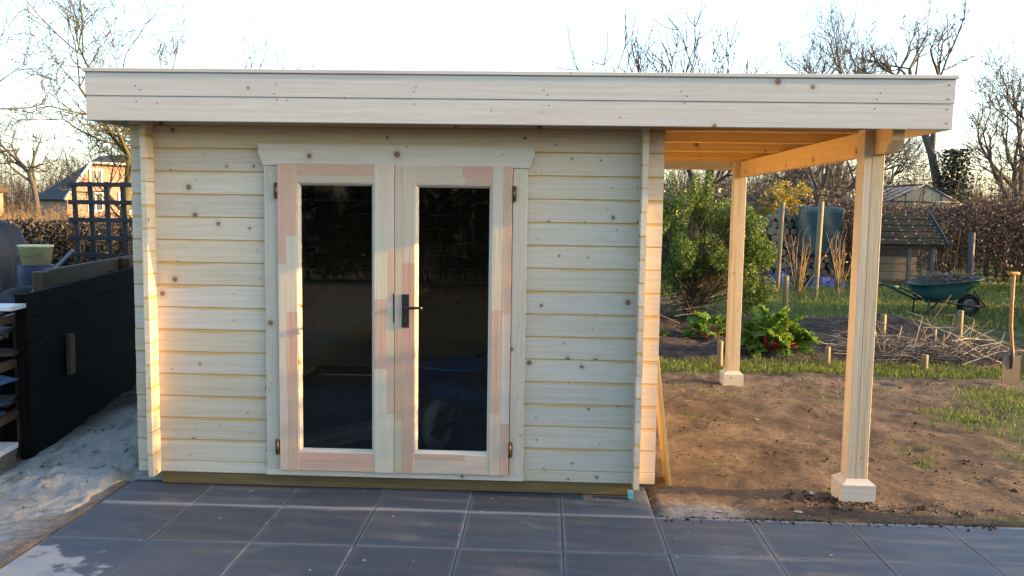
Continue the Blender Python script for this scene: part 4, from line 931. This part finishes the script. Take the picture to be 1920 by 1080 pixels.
# bare currant shrubs in front of the woodpile
def currant(x, y, h, n, label):
    t = empty('currant_shrub', (x, y, 0), 0, label, 'shrub', 'bare currant shrubs'); A, B, r0, r1 = [], [], [], []
    for k in range(n):
        a = random.uniform(0, 6.28); s = random.uniform(.1, .45); p = Vector((0, 0, 0)); d = Vector((math.cos(a)*s, math.sin(a)*s, 1)).normalized(); hh_ = h*random.uniform(.55, 1.05)
        for i in range(5):
            d = (d+Vector((random.gauss(0, .07), random.gauss(0, .07), .06))).normalized(); q = p+d*hh_/5; A.append(p); B.append(q); r0.append(.014*(1-i*.14)); r1.append(.014*(1-(i+1)*.14)); 
            if random.random() < .5:
                e = (d+Vector((random.gauss(0, .5), random.gauss(0, .5), .2))).normalized(); A.append(q); B.append(q+e*hh_*.2); r0.append(.006); r1.append(.004)
            p = q
    np_mesh('stems', *prisms(np.array(A), np.array(B), r0, r1), B_TAN, t)
currant(5.23, 11.8, 1.25, 20, 'bare tan shrub between the two tall posts')
currant(6.05, 12.0, 1.35, 12, 'bare thin shrub right of the tall post by the teal tarpaulin')
currant(4.2, 12.8, 1.0, 8, 'sparse bare shrub half behind the green bush')

# ------------------------------------------------------------------ firewood stack with tarpaulins
lm = []
for v in range(5):
    mb = MB(); k = random.choice((5, 6, 7)); r = 1.0; ang = sorted(random.uniform(0, 6.28) for _ in range(k)); ang = [6.283*i/k+random.uniform(-.3, .3) for i in range(k)]; rr = [random.uniform(.7, 1.1) for _ in range(k)]
    vs = [(x_, rr[i]*math.cos(ang[i]), rr[i]*math.sin(ang[i])) for x_ in (-1, 1) for i in range(k)]
    mb.add(vs, [tuple(range(k)), tuple(range(2*k-1, k-1, -1))] + [(i, k+i, k+(i+1) % k, (i+1) % k) for i in range(k)])
    me = bpy.data.meshes.new('firewood_log'); me.from_pydata(mb.v, [], mb.f); me.materials.append(W_ENDS if v < 3 else W_GREY); me.update(); lm.append(me)
zz = .09; row = 0
while zz < 1.72:
    x_ = 4.75+(.09 if row % 2 else 0); top = lambda q: 1.25+.42*float(sst(4.9, 5.9, q))
    while x_ < 7.1:
        if zz < top(x_)+random.uniform(-.05, .05):
            o = bpy.data.objects.new('firewood_log', random.choice(lm)); C.objects.link(o); s = random.uniform(.078, .105)
            o.location = (x_, 15.45+random.uniform(-.07, .05), zz+random.uniform(-.012, .012)); o.scale = (.22, s, s); o.rotation_euler = (random.uniform(0, 6.28), 0, R(90)+random.uniform(-.08, .08))
            tag(o, 'split firewood log in the big stack beside the teal tarpaulin', 'firewood', 'firewood logs in the stack')
        x_ += random.uniform(.165, .20)
    zz += .155; row += 1
def cloth(name, x0, x1, z0, z1, y, m, label, amp=.022, fold=4, droop=.0, nx_=26, nz=16):
    vs = []
    for i in range(nx_):
        for j in range(nz):
            u, v = i/(nx_-1), j/(nz-1); x_ = x0+(x1-x0)*u; z_ = z0+(z1-z0)*min(1, v/.84)
            yy = y - amp*(1-v)*(.5+.5*math.sin(u*fold*3+v*2)) + amp*.5*math.sin(7*v+3*u*fold)
            if v > .84: yy += (v-.84)*4
            vs.append((x_+.03*math.sin(9*v), yy, z_ + .025*math.sin(u*11)*v - (0.05*math.sin(u*8) if j == 0 else 0)))
    fs = [(i*nz+j, (i+1)*nz+j, (i+1)*nz+j+1, i*nz+j+1) for i in range(nx_-1) for j in range(nz-1)]
    me = bpy.data.meshes.new(name); me.from_pydata(vs, [], fs); me.materials.append(m); me.polygons.foreach_set('use_smooth', [True]*len(fs)); me.update()
    o = bpy.data.objects.new(name, me); C.objects.link(o); md = o.modifiers.new('thickness', 'SOLIDIFY'); md.thickness = .006
    return tag(o, label, 'tarpaulin')
cloth('tarpaulin', 6.12, 7.15, .62, 1.76, 15.12, M_TEAL, 'teal tarpaulin hung over the right half of the firewood stack')
def crumple(name, loc, w_, d_, h_, m, label):
    n_ = 22; vs = []
    for i in range(n_):
        for j in range(n_):
            u, v = i/(n_-1)*2-1, j/(n_-1)*2-1; q = max(0, 1-u*u)*max(0, 1-v*v)
            vs.append((u*w_/2, v*d_/2, h_*q**.6*(.75+.9*float(fbm(np.array([u*3+loc[0]*5]), np.array([v*3+loc[1]]), 4)[0]))+.003))
    fs = [(i*n_+j, (i+1)*n_+j, (i+1)*n_+j+1, i*n_+j+1) for i in range(n_-1) for j in range(n_-1)]
    me = bpy.data.meshes.new(name); me.from_pydata(vs, [], fs); me.materials.append(m); me.update(); o = bpy.data.objects.new(name, me); C.objects.link(o); o.location = loc
    return tag(o, label, 'tarpaulin')
crumple('tarpaulin', (5.55, 14.5, 0), .55, .5, .34, M_BLUE, 'crumpled blue sheet at the foot of the firewood, left of the bare shrub')
crumple('tarpaulin', (6.6, 14.4, 0), .9, .5, .26, M_BLUE, 'crumpled blue sheet under the teal tarpaulin')

# hedge of brown beech
def hedge(name, x0, x1, y0, y1, h, n, m, tw, label, size, group=None, var=.18, parts=('foliage', 'stems')):
    t = empty(name, ((x0+x1)/2, (y0+y1)/2, 0), 0, label, 'hedge', group); cx, cy = (x0+x1)/2, (y0+y1)/2
    x = rng.uniform(x0, x1, n); y = rng.uniform(y0, y1, n); top = h*(1+var*fbm(x*1.1, y*1.1, 4)*2); z = top*rng.uniform(.04, 1, n)**.85
    hole = vnoise(x*2.7, z*2.7+y) > .22
    c = np.stack([x-cx, y-cy, z], 1)[hole]
    np_mesh(parts[0], *leaves(c, size), m, t)
    k = int((x1-x0+y1-y0)*26); xs_ = rng.uniform(x0, x1, k)-cx; ys_ = rng.uniform(y0, y1, k)-cy; p0 = np.stack([xs_, ys_, np.zeros(k)], 1); p1 = p0+np.stack([rng.normal(0, .25, k), rng.normal(0, .12, k), h*rng.uniform(.5, 1.15, k)], 1)
    k2 = k*5; i = rng.integers(0, k, k2); f = rng.uniform(.2, 1, (k2, 1)); q0 = p0[i]*(1-f)+p1[i]*f; d = rdir(k2)*rng.uniform(.1, .4, (k2, 1))
    np_mesh(parts[1], *merge(prisms(p0, p1, np.full(k, .012), np.full(k, .005)), prisms(q0, q0+d, np.full(k2, .005), np.full(k2, .002))), tw, t)
    return t
hedge('beech_hedge', 7.25, 15.5, 15.95, 16.75, 1.92, 34000, L_BEECH, B_DARK, 'clipped beech hedge still holding its brown winter leaves', .034)

# chicken hutch
hu = empty('hutch', (8.35, 14.9, 0), 0, 'low wooden animal hutch with dark pitched roof before the brown hedge', 'hutch')
def hp(name, x0, x1, y0, y1, z0, z1, m=W_HUTCH, axis='x'):
    o = bx(name, x0, x1, y0, y1, z0, z1, m, hu, axis, c=.006); o.location = Vector(o.location)-Vector((8.35, 14.9, 0)); return o
for k, z_ in enumerate((.12, .30, .48)): hp('board', 7.85, 8.87, 15.18, 15.21, z_, z_+.165)
hp('board', 7.85, 8.87, 15.16, 15.19, .66, .93, W_BROWN)
for x_ in (7.62, 8.36, 8.86): hp('corner_post', x_, x_+.085, 14.42, 14.5, 0, .96, W_GREY, 'z')
hp('crossbar', 7.62, 8.95, 14.41, 14.45, .86, .94, W_BROWN); hp('crossbar', 7.62, 8.95, 14.42, 14.45, .08, .15, W_BROWN)
for z_ in (.12, .30, .48, .66): hp('side_board', 7.60, 7.63, 14.5, 15.2, z_, z_+.165, W_GREY, 'y')
for i in range(5):
    y0, y1 = 14.28+i*.205, 14.28+(i+1)*.205; z0, z1 = .955+i*.137, .955+(i+1)*.137
    mb = MB(); mb.add([(-.92, -.115, -.008), (.80, -.115, -.008), (.80, .105, -.012), (-.92, .105, -.012), (-.92, -.115, .012), (.80, -.115, .012), (.80, .105, .006), (-.92, .105, .006)], [(3, 2, 1, 0), (4, 5, 6, 7), (0, 1, 5, 4), (1, 2, 6, 5), (2, 3, 7, 6), (3, 0, 4, 7)])
    mb.build('roof_sheet', M_HROOF, hu, (0, (y0+y1)/2-14.9, (z0+z1)/2), (math.atan2(.137, .205), 0, 0))
o = bar('bargeboard', 1.30, .06, .025, W_GREY, (.815, -.10, 1.315), hu); o.rotation_euler = (math.atan2(.137, .205)*0, -math.atan2(.137, .205), R(90))
mb = MB()
for i in range(30): x_ = -.68+i*.045; mb.box(x_, x_+.003, -.47, -.467, .15, .86)
for j in range(15): mb.box(-.70, .58, -.4735, -.4705, .17+j*.046, .173+j*.046)
o = mb.build('wire_mesh', M_STEEL, hu); o['kind'] = 'stuff'

# greenhouse
gh = empty('greenhouse', (13.2, 27.5, 0), 0, 'glass greenhouse with milky panes rising behind the brown hedge', 'greenhouse')
hw, ye, L2, ev, rg = 1.17, -2.5, 6.0, 2.05, 2.62
mb = MB(); mb.add([(-hw, ye, 0), (hw, ye, 0), (hw, ye, ev), (0, ye, rg), (-hw, ye, ev)], [(0, 1, 2, 3, 4)]); mb.build('gable_pane', M_TAN, gh)
for i in range(8):
    y0 = ye+i*.75+.02; y1 = y0+.71
    for s in (-1, 1):
        mb = MB(); mb.add([(s*hw, y0, ev), (s*hw, y1, ev), (0, y1, rg), (0, y0, rg)], [(0, 1, 2, 3)]); mb.build('roof_pane', M_MILKY, gh)
        mb = MB(); mb.add([(s*hw, y0, 0), (s*hw, y1, 0), (s*hw, y1, ev), (s*hw, y0, ev)], [(0, 1, 2, 3)]); mb.build('side_pane', M_MILKY, gh)
def gb(p, q, r=.022): mb = MB(); mb.tube([p, q], r, 5); mb.build('glazing_bar', M_ALU, gh)
for s in (-1, 1):
    gb((s*hw, ye-.02, ev), (0, ye-.02, rg+.02), .03); gb((s*hw, ye-.02, ev), (s*hw, ye+L2, ev), .03); gb((s*hw, ye-.02, 0), (s*hw, ye-.02, ev), .03)
    for i in range(9): gb((s*hw, ye+i*.75, ev+.01), (0, ye+i*.75, rg+.01))
gb((0, ye-.03, rg+.02), (0, ye+L2, rg+.02), .03); gb((-hw, ye-.03, ev), (hw, ye-.03, ev), .025)
for x_ in (-.6, 0, .6): gb((x_, ye-.025, 0), (x_, ye-.025, rg-abs(x_)*.487), .02)

# ------------------------------------------------------------------ left yard
# black fence: boards of one panel
fa, fb = Vector((-2.865, .36, 0)), Vector((-3.60, 4.1, 0)); fd = (fb-fa); FL = fd.length; fang = math.atan2(fd.y, fd.x)
fe = empty('board_fence', (fa+fb)/2, fang, 'black stained board fence panel beside the left wall of the shed', 'fence')
for k in range(7): bar('board', FL, .150, .022, W_BLACK, (0, random.uniform(-.004, .004), .06+k*.153), fe, c=.004)
for xx in (-FL/2+.04, 0, FL/2-.05): bar('fence_post', 1.06, .07, .05, W_BLACK, (xx, .038, .52), fe, 'z')
o = bar('cleat', .28, .10, .03, W_BROWN, (-FL/2+.66, -.03, .565), fe, 'z')
# brown rail behind
ra, rb = Vector((-3.28, 1.25, 0)), Vector((-3.75, 4.2, 0)); rd = rb-ra; RL = rd.length
re_ = empty('timber_rail', (ra+rb)/2, math.atan2(rd.y, rd.x), 'brown timber rail on stubby posts behind the black board fence', 'rail')
bar('plank', RL, .125, .028, W_BROWN, (0, 0, 1.065), re_); bar('plank', RL, .125, .028, W_BROWN, (0, .004, .90), re_)
for xx in (-RL/2-.045, -RL/2+1.62, RL/2-.05): bar('rail_post', 1.12, .085, .085, W_BROWN, (xx, -.06 if xx > -RL/2 else 0, .56), re_, 'z', c=.006)
# trellis
tr = empty('trellis', (-4.17, 3.8, 0), R(-6), 'grey weathered lattice trellis leaning behind the black fence', 'trellis')
for k in range(6): bar('slat', 1.00, .046, .018, W_DGREY, (.12, -.009, 1.80-.18*k), tr, c=.003)
for k in range(6): o = bar('slat', 1.40, .052, .018, W_DGREY, (-.30+.18*k, .010, 1.13), tr, 'z', c=.003); o.rotation_euler = (0, R(-92.5), 0)
for xx in (-.32, .5): bar('trellis_post', .9, .06, .05, W_DGREY, (xx, .045, .42), tr, 'z')
# bucket on blue barrel
ba = empty('barrel', (-4.40, 3.0, 0), 0, 'dark blue plastic barrel under the pale bucket', 'barrel')
mb = MB(); mb.lathe([(.001, 0), (.15, 0), (.165, .04), (.17, .5), (.168, .95), (.163, 1.02), (.155, 1.03), (.001, 1.028)], 24); mb.build('drum', M_BARREL, ba)
mb = MB(); mb.lathe([(.169, .40), (.176, .41), (.176, .43), (.169, .44)], 24); mb.lathe([(.168, .72), (.176, .73), (.176, .75), (.168, .76)], 24); mb.build('hoop', M_BARREL, ba)
bk = empty('bucket', (-4.40, 3.0, 1.032), 0, 'pale yellow bucket standing on the blue barrel', 'bucket')
mb = MB(); mb.lathe([(.001, 0), (.118, 0), (.145, .165), (.153, .168), (.153, .185), (.145, .186), (.139, .165), (.115, .01), (.001, .008)], 26); mb.build('pail', M_BUCKET, bk)
mb = MB(); mb.tube([(-.15, 0, .175), (-.12, -.10, .12), (-.04, -.155, .085), (.04, -.155, .085), (.12, -.10, .12), (.15, 0, .175)], .003, 6); mb.build('bail_handle', M_STEEL, bk)
# tyres
def tyre(loc, label, tilt):
    mb = MB(); mb.lathe([(.14, -.05), (.17, -.07), (.24, -.065), (.275, -.03), (.275, .03), (.24, .065), (.17, .07), (.14, .05), (.14, -.05)], 26); o = mb.build('tyre', M_RUBBER, None, loc, tilt); tag(o, label, 'tyre', 'old tyres')
tyre((-4.05, 2.35, .76), 'upper black tyre lying under the blue barrel', (.22, .15, 0)); tyre((-4.02, 2.30, .60), 'lower black tyre in the pile behind the black fence', (.1, .1, 0)); tyre((-4.05, 2.36, .44), 'third black tyre at the bottom of the pile', (.02, .05, 0)); tyre((-4.05, 2.36, .29), 'fourth black tyre hidden low in the pile', (.0, .0, 0)); tyre((-4.05, 2.36, .14), 'lowest tyre of the pile on the ground', (0, 0, 0))
mb = MB(); mb.tube([(-4.0, 2.15, .78), (-3.62, 2.25, 1.22)], .017, 8); tag(mb.build('metal_pole', M_STEEL), 'grey metal pole leaning across behind the timber rail', 'pole')
# tarpaulin-covered stack at the far left
n_ = 40; vs = []
tp_ = [(-5.35, 0), (-5.3, 1.2), (-5.05, 1.44), (-4.6, 1.46), (-4.38, 1.40), (-4.30, 1.1), (-4.26, .5), (-4.24, 0)]
for j in range(14):
    for (x_, z_) in tp_: vs.append((x_+.06*math.sin(j*1.3+z_*4), 2.75+j*.09, z_+(.04*math.sin(j*.9+x_*3) if z_ > .3 else 0)))
fs = [(j*8+k, (j+1)*8+k, (j+1)*8+k+1, j*8+k+1) for j in range(13) for k in range(7)] + [tuple(range(7, -1, -1)), tuple(13*8+k for k in range(8))]
me = bpy.data.meshes.new('covered_stack'); me.from_pydata(vs, [], fs); me.materials.append(M_TARPG); me.polygons.foreach_set('use_smooth', [True]*len(fs)); me.update(); o = bpy.data.objects.new('covered_stack', me); C.objects.link(o); o.location = (-.70, 1.12, 0); o.scale = (1, .70, .97)
tag(o, 'stack covered with a grey-blue tarpaulin at the left edge', 'tarpaulin')
# plank stack at the left edge with white board on top
import itertools
def plank(L_, W2, T2, m, p, rz, label, grp=None, ry=0):
    o = bar('plank', L_, W2, T2, m, p, None); o.rotation_euler = (R(90), ry, rz); tag(o, label, 'plank', grp); return o
plank(1.6, .20, .026, M_WHITE, (-3.62, .12, .985), R(8), 'white board lying on top of the timber rack at the left edge')
rk = empty('timber_rack', (-3.55, .15, 0), R(8), 'dark timber rack holding old boards at the left edge', 'rack')
for xx in (-.7, .62):
    for yy in (-.22, .22): bar('upright', .95, .06, .05, W_BROWN, (xx, yy, .475), rk, 'z')
for z_ in (.30, .62, .90):
    for xx in (-.7, .62): bar('bearer', .55, .05, .045, W_BROWN, (xx, 0, z_), rk, 'y')
for i, (z_, yy, m, lab) in enumerate([(.94, -.02, W_BROWN, 'brown board directly under the white board'), (.80, -.1, W_GREY, 'grey board on the upper shelf of the rack'), (.665, -.12, M_BLUE2, 'blue painted board on the middle shelf of the rack'), (.70, .1, W_BROWN, 'dark board behind the blue board on the rack'), (.345, -.1, M_BLUE2, 'blue painted board low on the rack'), (.375, .12, W_GREY, 'grey board low on the rack')]):
    plank(1.5, .15, .024, m, (-3.68+random.uniform(-.04, .04), .15+yy, z_+(-.015 if i == 0 else 0)), R(8)+random.uniform(-.03, .03), lab, 'boards on the timber rack', random.uniform(-.02, .02))
for k in range(4): plank(1.3, .24, .034, W_GREY if k < 3 else M_WHITE, (-3.50, .02+.01*k, .03+k*.036), R(6)+random.uniform(-.02, .02), ['lowest plank of the pile on the sand at the left edge', 'second plank of the pile at the left edge', 'third plank of the pile at the left edge', 'pale topmost plank of the low pile at the left edge'][k], 'planks piled on the ground')
for k_, (z_, ry_, rz2, m_, lab) in enumerate([(.735, 4, 14, W_BROWN, 'dark board lying askew across the middle shelf of the rack'), (.765, -3, 3, W_DGREY, 'dark grey board on the stack on the middle shelf'), (.44, 5, 12, W_BROWN, 'dark board propped askew on the lower shelf of the rack'), (.475, -4, 5, W_DGREY, 'dark grey board on top of the lower shelf'), (.855, 2, 11, W_DGREY, 'dark board just below the top shelf of the rack')]):
    plank(1.45, .17, .026, m_, (-3.66, .18, z_), R(rz2), lab, 'boards on the timber rack', R(ry_))
bk_ = MB(); bk_.box(-.55, .55, -.015, .015, 0, .95); tag(bk_.build('back_board', W_BLACK, None, (-3.45, .52, 0), (0, 0, R(8))), 'black sheet added behind the timber rack to darken its gaps', 'board')  # added black sheet, fills the gaps of the rack with dark
crumple('tarpaulin', (-3.12, .05, .54), .55, .40, .10, M_BLUE2, 'crumpled blue sheet stuffed on the middle shelf of the rack')
crumple('tarpaulin', (-3.15, .08, .395), .5, .36, .07, M_BLUE2, 'crumpled blue sheet on the lower shelf of the rack')
mb = MB(); mb.lathe([(.001, 0), (.14, 0), (.17, .20), (.18, .205), (.18, .22), (.165, .215), (.135, .02), (.001, .015)], 22); tag(mb.build('tub', M_RUBBER, None, (-3.30, .62, .0)), 'black rubber tub standing among the boards beside the black fence', 'tub')
# dark brushwood hedge across the left yard
def brush(name, x0, x1, y, h, label):
    t = empty(name, ((x0+x1)/2, y, 0), 0, label, 'hedge'); VF = shrub_mass(0, 0, x1-x0, .5, h, 240, 14, .010); np_mesh('stems', *merge(*VF), B_DARK, t)
    n = 16000; c = np.stack([rng.uniform(x0, x1, n)-(x0+x1)/2, rng.normal(0, .18, n), rng.uniform(.05, h*.95, n)], 1); np_mesh('foliage', *leaves(c, .035), L_SHADED, t)
L_SHADED = leaf_mat('shaded_hedge_leaf', [(.012, .010, .008), (.026, .02, .014), (.05, .036, .022)], .2)  # leaf colours lowered to stand in for the shade on this hedge
brush('twiggy_hedge', -9.8, -5.1, 8.4, 1.40, 'dark leafless hedge across the yard behind the trellis')

# far brick house
ho = empty('brick_house', (-34.6, 65.6, 0), R(50), 'far brick house with dark clipped-gable roof and white window frames', 'house')
ox, oy = -31.0, 62.0
gx0, gx1, ez, fz, rz_ = -36.6, -26.4, 2.15, 4.6, 5.55
g0, g1 = -34.85, -28.15
def hv(x_, y_, z_): return (x_-ox, y_-oy, z_)
mb = MB(); mb.add([hv(gx0, 60, 0), hv(gx1, 60, 0), hv(gx1, 60, ez), hv(g1, 60, fz), hv(g0, 60, fz), hv(gx0, 60, ez)], [(0, 1, 2, 3, 4, 5)]); mb.add([hv(gx0, 60.001, 0), hv(gx0, 66, 0), hv(gx0, 66, ez), hv(gx0, 60.001, ez)], [(0, 1, 2, 3)]); mb.add([hv(gx1, 60.001, 0), hv(gx1, 66, 0), hv(gx1, 66, ez), hv(gx1, 60.001, ez)], [(0, 3, 2, 1)]); mb.build('wall', M_BRICK, ho)
xm = (gx0+gx1)/2
mb = MB(); q = .35
L0, L1, L2_, L3 = hv(gx0-q, 59.6, ez-.35), hv(g0-.05, 59.6, fz+.1), hv(xm, 61.3, rz_), hv(xm, 66.5, rz_); L4 = hv(gx0-q, 66.5, ez-.35)
R0, R1, R4 = hv(gx1+q, 59.6, ez-.35), hv(g1+.05, 59.6, fz+.1), hv(gx1+q, 66.5, ez-.35)
mb.add([L0, L1, L2_, L3, L4], [(0, 1, 2, 3, 4)]); mb.add([R0, R1, L2_, L3, R4], [(4, 3, 2, 1, 0)]); mb.add([L1, R1, L2_], [(0, 1, 2)])
ro = mb.build('roof', M_ROOF, ho); md = ro.modifiers.new('thickness', 'SOLIDIFY'); md.thickness = .15
for a_, b2 in ((L0, L1), (R0, R1), (L1, R1)):
    mb = MB(); mb.tube([(a_[0], a_[1]-.03, a_[2]-.02), (b2[0], b2[1]-.03, b2[2]-.02)], .13, 4); mb.build('bargeboard', M_WPAINT, ho)
mb = MB(); mb.box(-.5, .5, -.4, .4, 0, 1.1); mb.box(-.56, .56, -.46, .46, 1.1, 1.22); mb.build('chimney', M_BRICK, ho, (1.5, 2.5, rz_-.35))
for x0, x1, z0, z1 in ((-34.95+.05, -33.9, 3.05, 4.25), (-35.1, -33.9, .9, 2.4), (-32.7, -31.5, .9, 2.5), (-31.9, -30.8, 3.05, 4.25), (-30.2, -28.8, .9, 2.4)):
    mb = MB(); f = .11
    for (a_, b2, c_, d_) in ((x0, x1, z0, z0+f), (x0, x1, z1-f, z1), (x0, x0+f, z0+f, z1-f), (x1-f, x1, z0+f, z1-f), ((x0+x1)/2-f/2, (x0+x1)/2+f/2, z0+f, z1-f)): mb.box(a_-ox, b2-ox, 59.90-oy, 60.02-oy, c_, d_)
    wn = mb.build('window', M_WPAINT, ho); mb = MB(); mb.box(x0+f-ox, x1-f-ox, 59.96-oy, 59.985-oy, z0+f, z1-f); mb.build('pane', M_DGLASS, wn)
# sunny field behind the left hedges and low roof
hs = empty('low_house', (-62, 78, 0), 0, 'low far house with brown roof at the left edge', 'house')
mb = MB(); mb.box(-6, 6, -4, 4, 0, 2.6); mb.build('wall', M_BRICK, hs); mb = MB(); mb.add([(-6.4, -4.5, 2.5), (6.4, -4.5, 2.5), (6.4, 4.5, 2.5), (-6.4, 4.5, 2.5), (-6, 0, 5.6), (6, 0, 5.6)], [(0, 1, 5, 4), (2, 3, 4, 5), (1, 2, 5), (3, 0, 4), (3, 2, 1, 0)]); mb.build('roof', W_BROWN, hs)
# distant tree line closing the horizon
VF = []
for i in range(150):
    a = random.uniform(-.95, .95); y_ = random.uniform(85, 130); VF += shrub_mass(a*y_, y_, 9, 6, random.uniform(4.5, 8), 16, 16, .06)
tag(np_mesh('tree_line', *merge(*VF), B_TWIG), 'hazy far line of bare trees along the horizon', 'tree line', kind='stuff')

# ------------------------------------------------------------------ around the camera: off-frame hedges added to shade the garden and darken the door glass
hedge('mirrored_hedge', -11, 10, -14.2, -13.2, 2.25, 26000, L_EVER, B_DARK, 'off-frame dark evergreen hedge added opposite the shed to darken the door glass', .075)  # put in so that the panes mirror something dark
hedge('beech_hedge', 5.2, 5.9, -6.5, -.42, 2.3, 27000, L_BEECH, B_DARK, 'off-frame brown beech hedge added right of the terrace for its shade', .034)  # out of view, height and end shaped for its shadow on terrace and wall
hedge('shade_hedge', 8.7, 9.5, 5.7, 10.4, 1.5, 8000, L_EVER, B_DARK, 'off-frame loose evergreen hedge added to shade the vegetable bed', .05, var=.45)  # never in view, added to throw shade over the bed
hedge('shade_hedge', 11.6, 12.4, 10.7, 14.8, 1.85, 6000, L_EVER, B_DARK, 'off-frame loose evergreen hedge added to shade the lawn', .05, var=.45)  # second unseen shade caster, added for the lawn
VF = []
for i in range(40): VF += shrub_mass(random.uniform(-24, 22), random.uniform(-30, -19), 4, 3, random.uniform(3.2, 5.5), 18, 14, .022)
tag(np_mesh('scrub_wood', *merge(*VF), B_TWIG), 'bare scrub wood behind the evergreen hedge opposite the shed', 'scrub', kind='stuff')
